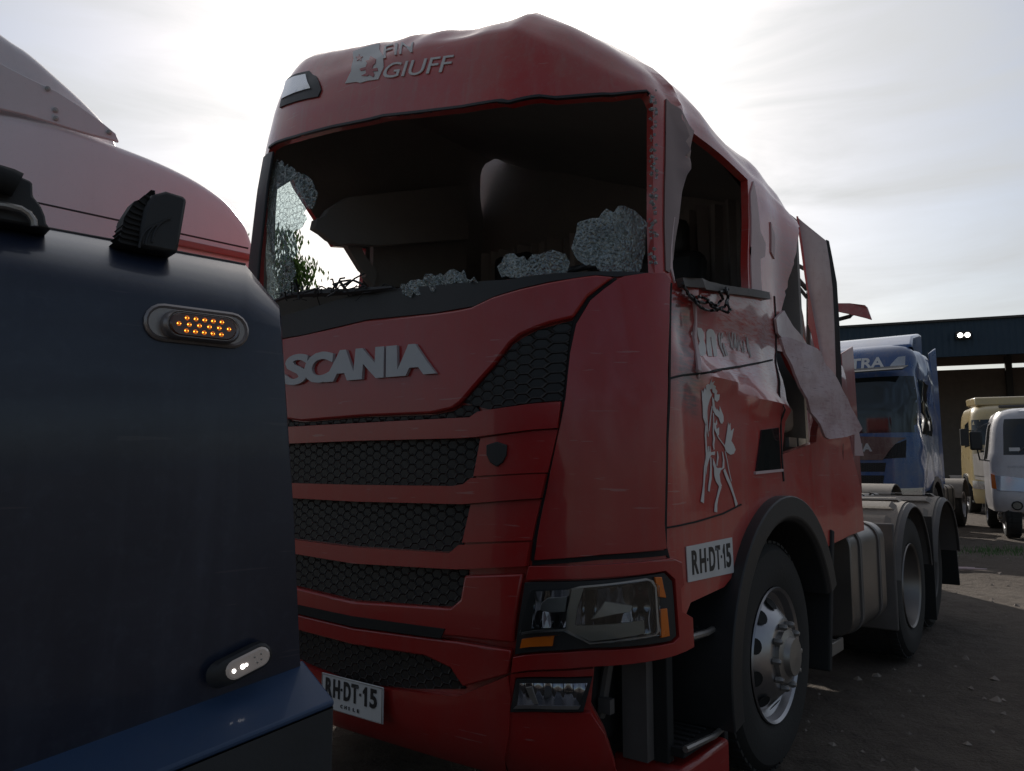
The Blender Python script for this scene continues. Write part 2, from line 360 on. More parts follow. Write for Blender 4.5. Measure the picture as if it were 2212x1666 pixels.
# ------------------------------------------------------------------ cab shells
class Shell:
    """rows: (height, front x, half width, corner depth); a smooth cab skin with (u, v) coordinates in metres-ish"""
    LU = 8.6
    def __init__(s, rows, xend, mod=None, NU=240, NV=130, nexp=4.5):
        s.rows = rows; s.NU, s.NV = NU, NV; s.z0, s.z1 = rows[0][0], rows[-1][0]; s.g = []
        for j in range(NV + 1):
            zk = s.z0 + (s.z1 - s.z0) * j / NV
            xf, w, B = s.row(zk); line = []
            for i in range(NU + 1):
                u = i / NU * 2 - 1; a = abs(u); sg = 1 if u >= 0 else -1
                if a < .5:
                    ph = a / .5 * math.pi / 2
                    ph = ph * .35 + (math.asin(min(1, (a / .5) ** (nexp / 2))) if a < .5 else ph) * .65 if False else ph
                    y = w * math.sin(ph) ** (2 / nexp) if ph > 0 else 0; x = xf - B + B * math.cos(ph)
                    # near the middle spread the columns evenly
                    lin = a / .5
                    yy = w * (lin if lin < .6 else .6 + (lin - .6) * 1.0); 
                    y2 = yy; q = min(1, (y2 / w)) ** (nexp / 2); x2 = xf - B + B * math.sqrt(max(0, 1 - q * q))
                    k = max(0., min(1., (lin - .80) / .2)); 
                    # use evenly spaced y up to 80 %, then angle-spaced corner
                    if lin <= .7: x, y = x2, y2
                    else:
                        q7 = .7 ** (nexp / 2); ph0 = math.asin(q7); ph = ph0 + (math.pi / 2 - ph0) * (lin - .7) / .3
                        y = w * math.sin(ph) ** (2 / nexp); x = xf - B + B * math.cos(ph)
                else:
                    y = w; x = (xf - B) + (xend - (xf - B)) * (a - .5) / .5
                p = Vector((x, y * sg, zk))
                if mod: p = mod(p, zk)
                line.append(p)
            s.g.append(line)
        vs = [p for l in s.g for p in l]; N = NU + 1
        fs = []
        for j in range(NV):
            for i in range(NU): fs.append((j * N + i, j * N + i + 1, (j + 1) * N + i + 1, (j + 1) * N + i))
        s.bvh = BVHTree.FromPolygons(vs, fs)
    def row(s, z):
        r = s.rows; z = max(s.z0, min(s.z1, z))
        for a, b in zip(r, r[1:]):
            if z <= b[0] + 1e-9:
                t = (z - a[0]) / (b[0] - a[0]); return [a[k] + (b[k] - a[k]) * t for k in (1, 2, 3)]
        return r[-1][1:]
    def P(s, p, off=0.):
        u = max(0, min(.99999, p[0] / s.LU)) * s.NU; v = max(0, min(.99999, (p[1] - s.z0) / (s.z1 - s.z0))) * s.NV
        i, j = int(u), int(v); a, b = u - i, v - j; g = s.g
        q = (g[j][i] * (1 - a) + g[j][i + 1] * a) * (1 - b) + (g[j + 1][i] * (1 - a) + g[j + 1][i + 1] * a) * b
        if off:
            i0, i1 = max(0, i - 1), min(s.NU, i + 2); j0, j1 = max(0, j - 1), min(s.NV, j + 2)
            n = (g[j][i1] - g[j][i0]).cross(g[j1][i] - g[j0][i])
            if n.length > 1e-9: q = q + n.normalized() * off
        return q
    def uv(s, o, d):
        loc, nrm, fi, dist = s.bvh.ray_cast(o, d)
        if loc is None: return None
        j, i = divmod(fi, s.NU); p0 = s.g[j][i]; ex = s.g[j][i + 1] - p0; ey = s.g[j + 1][i] - p0; r = loc - p0
        A = ex.dot(ex); B = ex.dot(ey); D = ey.dot(ey); E1 = r.dot(ex); E2 = r.dot(ey); det = A * D - B * B
        a = (E1 * D - E2 * B) / det; b = (A * E2 - B * E1) / det
        return Vector(((i + a) / s.NU * s.LU, s.z0 + (j + b) / s.NV * (s.z1 - s.z0)))
    def front(s, y, z): return s.uv(Vector((5, y, z)), Vector((-1, 0, 0)))
    def side(s, x, z, sg=1): return s.uv(Vector((x, 5 * sg, z)), Vector((0, -sg, 0)))
    def mir(s, p): return Vector((s.LU - p[0], p[1]))
    def panel(s, name, poly, mat, parent, off=.004, th=.006, step=.05, holes=(), bevel=0., mb=None, mats2=None):
        own = mb is None; mb = mb or MB()
        ar = sum(a[0] * b[1] - b[0] * a[1] for a, b in zip(poly, poly[1:] + poly[:1]))
        v, t = fill2d(poly, step, holes)
        t = [x if (v[x[1]] - v[x[0]]).cross(v[x[2]] - v[x[0]]) > 0 else tuple(reversed(x)) for x in t]
        thick(v, t, lambda p, l: s.P(p, off if l == 0 else off - th), mb, 0, 1 if mats2 else None)
        if own: return mb.build(name, [mat, mats2] if mats2 else mat, parent, bevel=bevel)
    def text(s, name, string, quad, mat, parent, off=.006, th=.004, bold=.0, shear=0., mb=None):
        """quad: uv of bottom-left, bottom-right, top-right, top-left"""
        v, f = text2d(string, bold, shear); a, b, c, d = [Vector(q) for q in quad]
        def pos(p, l):
            q = (a * (1 - p.x) + b * p.x) * (1 - p.y) + (d * (1 - p.x) + c * p.x) * p.y
            return s.P(q, off if l == 0 else off - th)
        own = mb is None; mb = mb or MB(); thick(v, f, pos, mb)
        if own: return mb.build(name, mat, parent)
def stroke(pts, w):
    """2-D ribbon polygon along pts"""
    L = []; Rr = []
    for i, p in enumerate(pts):
        d = (Vector(pts[min(i + 1, len(pts) - 1)]) - Vector(pts[max(i - 1, 0)])).normalized(); n = Vector((-d.y, d.x))
        ww = w[i] if isinstance(w, (list, tuple)) else w
        L.append(Vector(p) + n * ww / 2); Rr.append(Vector(p) - n * ww / 2)
    return L + list(reversed(Rr))

# ------------------------------------------------------------------ wheels
def wheel(parent, x, y, r=.5, w=.30, sg=1, dish='front', rim_mat='chrome', n=56):
    """tyre with its outer face at y (sg = side), rim and hub under it"""
    z = r; mb = MB(); k = -sg
    prof = [(r * .60, 0), (r * .66, sg * .012), (r * .80, sg * .02), (r * .93, sg * .008), (r * .985, k * .02), (r, k * .05), (r, k * (w - .05)), (r * .985, k * (w - .02)), (r * .9, k * w), (r * .6, k * w)]
    mb.lathe(prof, (x, y, z), n)
    for i in range(n):                                   # shoulder tread blocks
        a = 2 * math.pi * (i + .5) / n
        for q in (.045, w * .5 - .01, w - .055):
            c = Vector((x + math.cos(a) * r, y + k * q, z + math.sin(a) * r))
            mb.box(c, (.012, .06 if q != w * .5 - .01 else w * .35, 2 * math.pi * r / n * .68), Matrix.Rotation(-a, 3, 'Y'))
    o = mb.build('wheel', 'rubber', parent)
    rm = MB(); rr = r * .59
    if dish == 'front':
        p = [(rr + .004, sg * .006), (rr, sg * .014), (rr - .012, sg * .004), (rr - .02, k * .03), (rr - .045, k * .045), (rr * .72, k * .01), (rr * .56, sg * .035), (rr * .5, sg * .04), (0.001, sg * .04)]
    else:
        p = [(rr + .004, sg * .006), (rr, sg * .014), (rr - .012, sg * .004), (rr - .025, k * .05), (rr - .05, k * .15), (rr * .75, k * .165), (rr * .5, k * .15), (rr * .42, k * .15), (.001, k * .15)]
    rm.lathe(p, (x, y, z), 48)
    ro = rm.build('rim', rim_mat, o)
    hb = MB()
    hy = .04 if dish == 'front' else -.15
    hb.lathe([(rr * .4, sg * hy), (rr * .4, sg * (hy + .02)), (rr * .3, sg * (hy + .03)), (rr * .27, sg * (hy + .055)), (.001, sg * (hy + .06))], (x, y, z), 32)
    for i in range(10):
        a = 2 * math.pi * i / 10
        c = (x + math.cos(a) * rr * .47, y + sg * (hy + .002), z + math.sin(a) * rr * .47)
        hb.lathe([(.015, 0), (.015, sg * .026), (.009, sg * .036), (.001, sg * .038)], c, 6)
    hb.build('hub', 'steel' if dish == 'front' else 'guard', o)
    for i in range(10 if n > 40 else 0):
        hl = MB()                                  # dark ovals laid on the disc as the shade in its hand holes
        a = 2 * math.pi * (i + .5) / 10; rad = rr * .76; yy = y + (k * .008 if dish == 'front' else k * .155)
        vs = []
        for q in range(14):
            b = 2 * math.pi * q / 14; dr = math.cos(b) * rr * .085; dt = math.sin(b) * rr * .12
            xx = rad + dr; h = 0
            if dish == 'front': h = sg * ((rr * .76 - xx) / (rr * .2)) * .05 + k * .006
            vs.append((x + math.cos(a) * xx - math.sin(a) * dt, yy + h + sg * .006, z + math.sin(a) * xx + math.cos(a) * dt))
        hl.add(vs, [tuple(range(14))]); hl.build('hand_hole_shade', 'blackmat', o)
    return o

# ================================================================== RED WRECKED TRUCK
ALPHA = R(38.0); C0 = Vector((-.617, 3.28, 0))
TRZ = math.atan2(-math.cos(ALPHA), -math.sin(ALPHA))
truck = thing('wrecked_truck', 'red truck with crushed roof, broken windscreen and torn side panels, nearest in the middle', 'truck', C0, TRZ)
TM = Matrix.Translation(C0) @ Matrix.Rotation(TRZ, 4, 'Z'); TI = TM.inverted(); TR3 = TI.to_3x3()
def lray(px, py): o, d = wray(px, py); return TI @ o, (TR3 @ d).normalized()
def lp(px, py, ax, val):
    o, d = lray(px, py); return o + d * ((val - o[ax]) / d[ax])

def interp(x, xs, ys):
    if x <= xs[0]: return ys[0]
    for a, b, c, d in zip(xs, xs[1:], ys, ys[1:]):
        if x <= b: return c + (d - c) * (x - a) / (b - a)
    return ys[-1]
def crush(p, zk):
    x, y, z = p
    if z > 2.0:
        s_ = interp(y, [-1.2, -.5, 0, .4, .67, .93, 1.05, 1.2], [1, 1, .975, .92, .885, .735, .67, .63])
        if z > 3.25: z = 3.25 + (z - 3.25) * interp(y, [-1.05, -.7, -.3, .4, .7, 1.2], [.88, .75, .46, .30, .44, .60])
        z = 2 + (z - 2) * s_
        z += .03 * math.exp(-((y - .66) / .2) ** 2 - ((x + .55) / .35) ** 2) * min(1, max(0, zk - 3.3) / .2)
        if y > .2 and zk > 3.0: z -= max(0, -x - .7) * .125 * min(1, (y - .2) / .5) * min(1, (zk - 3.0) / .4)
        if y > -.6 and zk > 3.2:                         # uneven dents in the roof
            z += (noise.noise(Vector((x * 1.7, y * 2.3, 4))) * .09 + noise.noise(Vector((x * 6, y * 7, 1))) * .02) * min(1, (y + .6) / .5) * min(1, (zk - 3.2) / .3)
    if y > .9 and x < -.42:                              # beaten side
        k = min(1, (y - .9) / .2) * min(1, (-.42 - x) / .15)
        up = min(1, max(0, (z - 1.55) / .12)); hi = 1 - min(1, max(0, (z - 2.05) / .1)) * .65
        d = (noise.noise(Vector((x * 2.1, 3.3, z * 1.9))) * .035 + noise.noise(Vector((x * 6.5, 9.3, z * 4.5))) * .010) * (.28 + .72 * up) * hi
        d += -.045 * math.exp(-((z - 1.86 + (x + 1.1) * .05) / .13) ** 2)
        d += .03 * math.exp(-((z - 1.68 - (x + 1.) * .10) / .035) ** 2)
        d += -.04 * math.exp(-((x + 1.75) / .22) ** 2 - ((z - 2.15) / .3) ** 2)
        d += .03 * math.exp(-((x + .62) / .03) ** 2) * (1 if z > 1.7 else 0)
        y += d * k * min(1, max(0, (z - .95) / .25))
    if y < 0: y -= .112 * min(1, max(0, (zk - 1.7) / .4)) * min(1, -y / .5) * (1 + .15 * min(1, max(0, zk - 3.2) / .2))
    return Vector((x, y, z))
ROWS = [(.26, -.10, 1.16, .38), (.34, -.02, 1.21, .40), (.45, .0, 1.23, .42), (.8, .02, 1.24, .43), (1.2, .0, 1.235, .44), (1.6, -.005, 1.225, .45), (2.0, -.02, 1.20, .45),
        (2.4, -.03, 1.19, .45), (2.8, -.06, 1.18, .45), (3.1, -.10, 1.165, .44), (3.3, -.14, 1.15, .44), (3.5, -.19, 1.12, .43), (3.62, -.23, 1.08, .42), (3.70, -.29, 1.02, .42), (3.76, -.40, .92, .42), (3.80, -.66, .68, .4), (3.81, -.95, .40, .3)]
sh = Shell(ROWS, -3.0, crush, NU=300, NV=180)
def D(px, py):
    qx, qy = px, py
    for k in range(90):                                  # a point just off the outline takes the nearest skin inside it
        o, d = lray(qx, qy); r = sh.uv(o, d)
        if r is not None: return r
        t = math.hypot(1150 - px, 900 - py); qx += (1150 - px) / t * 3; qy += (900 - py) / t * 3
    raise ValueError('no hit %s %s' % (px, py))
def DL(pts): return [D(*p) for p in pts]
def sym(pts):
    """right half outline starting and ending on the centre line -> full outline"""
    P = DL(pts); c = sh.LU / 2
    P[0].x = c; P[-1].x = c
    return P + [sh.mir(p) for p in reversed(P[1:-1])]

# --- openings and outline of the body skin
uR = D(1411, 400).x; uL = D(574, 450).x
cz = sh.LU / 2
WTOP = DL([(1411, 226), (1402, 207), (1395, 200), (1300, 207), (1200, 215), (1100, 224), (1000, 234), (900, 246), (795, 262), (718, 277), (640, 298), (600, 310), (582, 322), (575, 345)])
ws = [Vector((uL, 2.06)), Vector((cz, 2.03)), Vector((uR, 2.06)), ] + WTOP
win = DL([(1497, 287), (1560, 336), (1615, 388), (1617, 637), (1453, 607), (1451, 560), (1462, 480), (1480, 380)])
hatch_hole = DL([(1677, 757), (1700, 762), (1762, 880), (1763, 955), (1690, 982)])
sidev = lambda x, z, sg=1: sh.side(x, z, sg)
def sd(x, z, sg=1):
    # side coordinate by construction (row height is undisturbed below 2 m)
    xf, w, B = sh.row(z); a = .5 + .5 * (x - (xf - B)) / (-3.0 - (xf - B)); u = (1 + a * sg) / 2
    return Vector((u * sh.LU, z))
def arch(cx, r, sg, lo, zc=.5):
    pts = []; a0 = math.acos(min(1, (0) / r))
    s0 = math.asin((lo - zc) / r)
    for k in range(15):
        a = s0 + (math.pi - 2 * s0) * k / 14
        pts.append(sd(cx + r * math.cos(a), zc + r * math.sin(a), sg))
    return pts
top_v = 3.805
cavity = DL([(1283, 1442), (1380, 1428)]) + [sd(-.36, .74), sd(-.34, .66), sd(-.36, .40), sd(-.36, .34)] + DL([(1340, 1660), (1306, 1579), (1276, 1524)])
rb = DL([(1734, 470), (1727, 490), (1716, 560), (1705, 600), (1690, 665), (1684, 690), (1700, 705), (1755, 792)])
outline = [Vector((cz - 1.6, .27)), Vector((cz + 1.6, .27))]
def jag(P, amp, step=.05, seed=3):
    rn = random.Random(seed); out = []
    for a, b in zip(P, P[1:]):
        k = max(1, int((b - a).length / step)); out += [a + (b - a) * (q / k) + Vector((rn.uniform(-amp, amp), rn.uniform(-amp, amp))) for q in range(k)]
    return out + [P[-1]]
rb = jag(rb, .010, .04)
outline = [sh.mir(sd(-.36, .30)), Vector((cz, .27))] + DL([(1330, 1655), (1306, 1579), (1276, 1524), (1284, 1440), (1380, 1428), (1452, 1412)]) + [sd(-.46, .86), sd(-.76, .88)] + arch(-1.42, .69, 1, .92)[0:] + [sd(-2.55, .96), sd(-2.86, .97), sd(-2.84, 1.2), sd(-2.7, 1.45), sd(-2.45, 1.6)] + list(reversed(rb)) + [Vector((rb[0].x + .05, top_v)), Vector((.02 + sh.LU - rb[0].x, top_v))]
outline += [sh.mir(sd(-2.3, 3.0)), sh.mir(sd(-2.3, .95))] + [sh.mir(p) for p in reversed(arch(-1.42, .69, 1, .92))] + [sh.mir(sd(-.76, .88)), sh.mir(sd(-.36, .8))]
# far side window, seen through the cab
def farwin(px, py):
    o, d = lray(px, py); t = (-1.19 - o.y) / d.y; q = o + d * t
    return sd(q.x, q.z, -1) if q.z < 2 else Vector((sd(q.x, min(q.z, 3.0), -1).x, q.z))
fw = [farwin(*p) for p in [(575, 395), (640, 380), (700, 470), (738, 528), (806, 533), (799, 619), (700, 632), (600, 640)]]
o_ = outline
cab_body = sh.panel('cab_body', o_, 'red', truck, off=.0, th=.035, step=.055, holes=[ws, win, hatch_hole, fw], mats2='liner')
# roof skin closing the last row
mb = MB(); row = [sh.P((sh.LU * i / 60, top_v)) for i in range(61)]; nn = []
for i in range(31):
    a, b = row[i], row[60 - i]
    for k in range(7): nn.append(a.lerp(b, k / 6) + Vector((0, 0, .02 * math.sin(math.pi * k / 6) + .0)))
fs = [(i * 7 + k, i * 7 + k + 1, (i + 1) * 7 + k + 1, (i + 1) * 7 + k) for i in range(30) for k in range(6)]
mb.add(nn, fs); mb.build('roof_skin', 'red', truck)
mb = MB(); row = [sh.P((sh.LU * i / 60, 3.76)) for i in range(61)]; nn = []
for i in range(2, 31):
    a, b = row[i], row[60 - i]
    for k in range(9): nn.append(a.lerp(b, k / 8) + Vector((-.03, 0, -.045 - .05 * abs(noise.noise(Vector((i * .3, k * .6, 2)))))))
mb.add(nn, [(i * 9 + k, i * 9 + k + 1, (i + 1) * 9 + k + 1, (i + 1) * 9 + k) for i in range(28) for k in range(8)]); mb.build('headlining', 'liner', truck)

# --- front end: bonnet plate, slats, grilles (mirrored about the middle)
FR = {}
def fpanel(name, pts, mat, off, th, bevel=.004, step=.07, label=None):
    o = sh.panel(name, sym(pts), mat, truck, off=off, th=th, step=step, bevel=bevel)
    if label: o['label'] = label
    return o
def pair(name, pts, mat, off, th, bevel=.003, step=.06, mirror=True):
    P = DL(pts); a = sh.panel(name, P, mat, truck, off=off, th=th, step=step, bevel=bevel)
    if mirror: sh.panel(name, [sh.mir(p) for p in reversed(P)], mat, truck, off=off, th=th, step=step, bevel=bevel)
    return a
fpanel('bonnet_flap', [(790, 697), (870, 689), (944, 681), (1000, 673), (1027, 667), (1073, 645), (1130, 628), (1191, 614), (1285, 599), (1322, 603), (1269, 645), (1240, 690), (1190, 702), (1160, 713), (1128, 728), (1108, 745), (1075, 790), (1003, 872), (985, 884), (940, 894), (790, 900)], 'red_front', .030, .028, bevel=.008)
pair('air_intake', [(1238, 694), (1230, 740), (1217, 866), (1060, 885), (1008, 871), (1079, 790), (1112, 747), (1165, 715)], 'mesh', .016, .012, bevel=.004)
fpanel('upper_mesh', [(790, 902), (940, 897), (985, 888), (1004, 876), (1032, 876), (1041, 890), (1028, 900), (985, 905), (790, 914)], 'mesh', .012, .010)
fpanel('grille_slat', [(790, 915), (1025, 903), (1043, 891), (1060, 888), (1215, 870), (1209, 926), (1040, 945), (1000, 948), (790, 953)], 'red_front', .034, .030, bevel=.008)
fpanel('grille_mesh', [(790, 953), (1036, 947), (1041, 952), (1027, 1035), (1012, 1046), (990, 1050), (790, 1047)], 'mesh', .006, .006)
pair('grille_block', [(1045, 948), (1208, 929), (1187, 1021), (1030, 1029)], 'red_front', .022, .02, bevel=.006)
fpanel('grille_slat', [(790, 1048), (990, 1050), (1013, 1046), (1029, 1033), (1186, 1024), (1174, 1076), (1010, 1089), (790, 1084)], 'red_front', .036, .032, bevel=.008)
fpanel('grille_mesh', [(790, 1084), (1005, 1089), (1021, 1091), (1002, 1178), (986, 1191), (960, 1191), (790, 1181)], 'mesh', .006, .006)
pair('grille_block', [(1024, 1091), (1173, 1079), (1154, 1167), (1006, 1172)], 'red_front', .022, .02, bevel=.006)
fpanel('grille_slat', [(790, 1183), (985, 1194), (1004, 1177), (1153, 1170), (1145, 1222), (1000, 1229), (790, 1218)], 'red_front', .038, .034, bevel=.008)
fpanel('grille_mesh', [(790, 1219), (1000, 1230), (1014, 1232), (1003, 1292), (985, 1309), (960, 1309), (790, 1298)], 'mesh', .006, .006)
fpanel('bumper_bar', [(790, 1300), (985, 1312), (1006, 1294), (1015, 1242), (1138, 1238), (1128, 1292), (1118, 1384), (1000, 1372), (790, 1352)], 'red_front', .034, .030, bevel=.008)
fpanel('lower_slot', [(790, 1330), (975, 1354), (966, 1374), (790, 1352)], 'blackmat', .038, .006, bevel=0)
fpanel('bumper_strip', [(790, 1356), (966, 1378), (1000, 1382), (1114, 1400), (1105, 1452), (1012, 1478), (1003, 1466), (985, 1438), (930, 1412), (790, 1392)], 'red_front', .034, .03, bevel=.006)
fpanel('lower_mesh', [(790, 1392), (930, 1412), (983, 1438), (1002, 1466), (1008, 1487), (900, 1487), (790, 1478)], 'mesh', .008, .008)
fpanel('bumper_apron', [(790, 1480), (1000, 1500), (1106, 1455), (1112, 1500), (1108, 1580), (1100, 1690), (790, 1690)], 'red_front', .030, .028, bevel=.006)
fpanel('scuttle_panel', [(790, 630), (900, 622), (1100, 606), (1400, 592), (1330, 600), (1285, 596), (1190, 610), (1130, 624), (1073, 641), (1027, 663), (944, 677), (790, 693)], 'black', .012, .02, bevel=.003, step=.08)
# wordmark on the flap, in perspective: corners of the word
wq = [D(628, 836), D(958, 810), D(948, 744), D(636, 770)]
mb = MB()
for ch, s0, s1 in (('S', 0, .18), ('C', .155, .355), ('A', .31, .53), ('N', .505, .70), ('I', .715, .785), ('A', .765, 1.0)):
    a, b, c, d = wq; sh.text('x', ch, [a.lerp(b, s0), a.lerp(b, s1), d.lerp(c, s1), d.lerp(c, s0)], None, None, off=.044 + .0006 * s0, th=.014, bold={'S': .03, 'C': .05}.get(ch, .07), mb=mb)
mb.build('wordmark', 'greyplate', truck)
# shield badge
P = DL([(1060, 962), (1082, 955), (1103, 962), (1102, 985), (1094, 1000), (1082, 1009), (1068, 1000), (1060, 984)])
sh.panel('shield_badge', P, 'black', truck, off=.030, th=.008, step=.03, bevel=.003)
# front plate
ONE = fill2d([Vector(q) for q in ((.36, 0), (.80, 0), (.80, 1), (.50, 1), (.0, .74), (.10, .60), (.36, .72))], 2.)
ONE = (ONE[0], [x if (ONE[0][x[1]] - ONE[0][x[0]]).cross(ONE[0][x[2]] - ONE[0][x[0]]) > 0 else tuple(reversed(x)) for x in ONE[1]])
P = [sh.front(-.18, .585), sh.front(.18, .585), sh.front(.18, .455), sh.front(-.18, .455)]
pb = MB()
def fp(y, z, x=.06): return Vector((x - .04 * (.52 - z) * 0, y, z))
pb.box((.052, .012, .432), (.006, .37, .137))
pl = pb.build('number_plate', 'plate', truck, bevel=.002)
mb = MB(); 
def ptext(s, y0, y1, z0, z1, bold=.03, x=.0562):
    v, f = (ONE if s == '1' else text2d(s, bold)); thick(v, f, lambda p, l: Vector((x + (.002 if l == 0 else 0), y0 + (y1 - y0) * p.x + .022, z0 + (z1 - z0) * p.y - .073)), mb)
for s_, a, b in (('R', -.165, -.125), ('H', -.117, -.077), ('D', -.052, -.012), ('T', -.006, .034), ('1', .062, .09), ('5', .102, .142)): ptext(s_, a, b, .487, .560)
for yy in (-.066, .046): mb.box((.0572, yy + .022, .452), (.002, .008, .010))
for s_, a in zip('CHILE', (-.07, -.045, -.02, .005, .03)): ptext(s_, a, a + (.004 if s_ == 'I' else .012), .455, .468, .01)
mb.build('plate_characters', 'ink', pl)
mb = MB(); y0, y1, z0, z1 = -.168, .192, .367, .497
mb.tube([(.056, y0, z0), (.056, y1, z0), (.056, y1, z1), (.056, y0, z1), (.056, y0, z0)], .0018, 5); mb.build('plate_rim', 'steel', pl)

# --- corner panels and headlamp
corner = [(1328, 608), (1345, 600), (1390, 593), (1428, 592), (1440, 606), (1437, 700), (1434, 800), (1431, 950), (1429, 1100), (1428, 1130), (1432, 1185), (1300, 1198), (1158, 1210), (1165, 1160), (1196, 1000), (1224, 860), (1233, 765), (1246, 703), (1275, 652)]
pair('corner_panel', corner, 'red_front', .020, .018, bevel=.006)
hl = [(1141, 1257), (1423, 1236), (1439, 1254), (1447, 1371), (1436, 1381), (1276, 1395), (1120, 1410)]
h1 = pair('headlight', hl, 'black', .030, .028, bevel=.004)
frame = [(1150, 1222), (1438, 1205), (1456, 1214), (1460, 1262), (1454, 1270), (1456, 1318), (1477, 1332), (1480, 1394), (1442, 1412), (1276, 1434), (1114, 1448), (1118, 1414), (1276, 1399), (1440, 1384), (1451, 1372), (1442, 1250), (1424, 1232), (1145, 1252)]
pair('headlight_surround', frame, 'red_front', .036, .034, bevel=.006)
def hz(x, y): return (950.5 + .3258 * x, 1123.3 + .3258 * y)
def hpart(name, pts, mat, off, th, bevel=.002, step=.03, parent=None):
    P = DL([hz(*p) for p in pts]); o = sh.panel(name, P, mat, parent or h1, off=off, th=th, step=step, bevel=bevel); return o
hpart('reflector', [(655, 470), (870, 455), (845, 700), (632, 708)], 'ribbed', .033, .01)
hpart('reflector', [(940, 465), (1345, 400), (1395, 735), (1000, 790), (905, 695)], 'ribbed', .033, .01)
hpart('lamp_divider', [(885, 462), (960, 440), (925, 560), (905, 690), (1320, 655), (1325, 735), (1000, 785), (850, 715), (858, 590)], 'steel', .042, .012, bevel=.003)
hpart('lamp_rim', stroke([(885, 455), (940, 438), (1330, 386), (1365, 400), (1385, 440), (1403, 720), (1385, 745), (1000, 797), (845, 712), (575, 735)], 13), 'chrome', .044, .010)
hpart('projector', [(700, 540), (740, 510), (860, 500), (850, 600), (760, 605), (690, 590)], 'chrome', .045, .02)
hpart('projector', [(1010, 640), (1090, 530), (1180, 545), (1250, 560), (1240, 600), (1150, 615), (1000, 650)], 'chrome', .046, .02)
hpart('side_marker', [(1380, 372), (1420, 372), (1445, 508), (1402, 502)], 'orange', .046, .012)
hpart('side_marker', [(1410, 582), (1450, 576), (1468, 752), (1416, 764)], 'orange', .046, .012)
hpart('turn_signal', [(575, 772), (775, 752), (765, 816), (562, 832)], 'orange', .040, .010)
P = DL([hz(*p) for p in [(645, 455), (1345, 388), (1392, 425), (1403, 738), (1000, 795), (845, 715), (575, 733)]])
sh.panel('lamp_glass', P, 'lens', h1, off=.060, th=.004, step=.06)
fog = [(1124, 1462), (1280, 1458), (1262, 1530), (1112, 1532)]
f1 = pair('fog_lamp', fog, 'black', .034, .03, bevel=.003)
hpart('fog_reflector', [(560, 1062), (985, 1057), (930, 1205), (545, 1205)], 'ribbed', .038, .008, parent=f1)
hpart('fog_trim', [(545, 1203), (940, 1203), (930, 1226), (522, 1226)], 'chrome', .044, .012, parent=f1)
hpart('fog_vane', [(600, 1085), (650, 1195), (680, 1195), (640, 1080)], 'steel', .043, .008, parent=f1)
pair('bumper_corner', [(1110, 1452), (1282, 1440), (1282, 1456), (1120, 1460), (1110, 1534), (1276, 1534), (1306, 1580), (1340, 1680), (1106, 1690)], 'red_front', .024, .022, bevel=.005)
# --- sun visor / roof front: number lamp, crest, lettering
def vz(x, y): return ((680 + .24015 * x) / 1.1573, (20 + .24015 * y) / 1.1573 + (0 if x < 600 else 13))
P = DL([vz(*p) for p in [(160, 740), (400, 665), (470, 720), (520, 860), (490, 930), (90, 1045)]])
cl = sh.panel('roof_lamp', P, 'black', truck, off=.008, th=.012, step=.04, bevel=.003)
P = DL([vz(*p) for p in [(165, 775), (370, 705), (420, 850), (120, 960)]])
sh.panel('lamp_lens', P, 'lampsilver', cl, off=.014, th=.01, step=.03, bevel=.003)
P = DL([vz(*p) for p in [(850, 395), (1125, 310), (1160, 440), (1165, 560), (1110, 685), (1000, 700), (925, 722), (880, 712), (765, 728), (830, 600), (855, 470)]])
crest = sh.panel('crest', P, 'whitevinyl', truck, off=.004, th=.005, step=.04)
mb = MB()
star = []
for k in range(10):
    a = math.pi / 2 + k * math.pi / 5; r = 40 if k % 2 == 0 else 16; star.append((915 + r * math.cos(a), 468 - r * math.sin(a)))
sh.panel('x', DL([vz(*p) for p in star]), None, None, off=.007, th=.003, mb=mb)
lion = [(1030, 450), (1062, 465), (1090, 480), (1085, 520), (1060, 545), (1050, 580), (1105, 570), (1110, 600), (1060, 605), (1075, 645), (1060, 665), (1020, 640), (1000, 655), (940, 650), (990, 625), (985, 590), (935, 600), (920, 580), (985, 560), (1000, 520), (980, 500), (1020, 490)]
sh.panel('x', DL([vz(*p) for p in lion]), None, None, off=.007, th=.003, mb=mb)
mb.build('crest_emblem', 'red_front', crest)
def vq(pts): return [D(*vz(*p)) for p in pts]
sh.text('visor_lettering', 'GIUFF', vq([(1165, 685), (1900, 600), (1900, 430), (1165, 540)]), 'whitevinyl', truck, off=.005, th=.004, shear=.25)
sh.text('visor_lettering', 'FIN', vq([(1165, 470), (1480, 400), (1480, 300), (1165, 340)]), 'whitevinyl', truck, off=.005, th=.004, shear=.1)
# visor lower edge and torn trim
sh.panel('visor_trim', stroke([p + Vector((0, .006)) for p in WTOP[1:-1]], .012), 'black', truck, off=.008, th=.014, step=.05)
# seams, and a dark line along the door crease
def dark_line(pts, w=.010, mat='blackmat', off=.0045):
    return sh.panel('gap_or_crease', stroke(DL(pts), w), mat, truck, off=off, th=.004, step=.05)
dark_line([(1449, 612), (1446, 700), (1445, 800), (1440, 950), (1437, 1100), (1436, 1180), (1445, 1215)], .014)
dark_line([(1331, 604), (1273, 649), (1244, 697), (1231, 762), (1221, 860), (1193, 1000), (1162, 1150), (1153, 1212)], .022, off=.010)
dark_line([(1152, 1216), (1300, 1203), (1436, 1194)], .018, off=.010)
dark_line([(1445, 818), (1520, 806), (1600, 792), (1668, 778)], .008)  # door crease, its shade laid on as a black strip
dark_line([(1440, 1140), (1500, 1128), (1560, 1110), (1600, 1090)], .006)
dark_line([(1672, 640), (1676, 760), (1683, 860), (1688, 985), (1692, 1040)], .012)
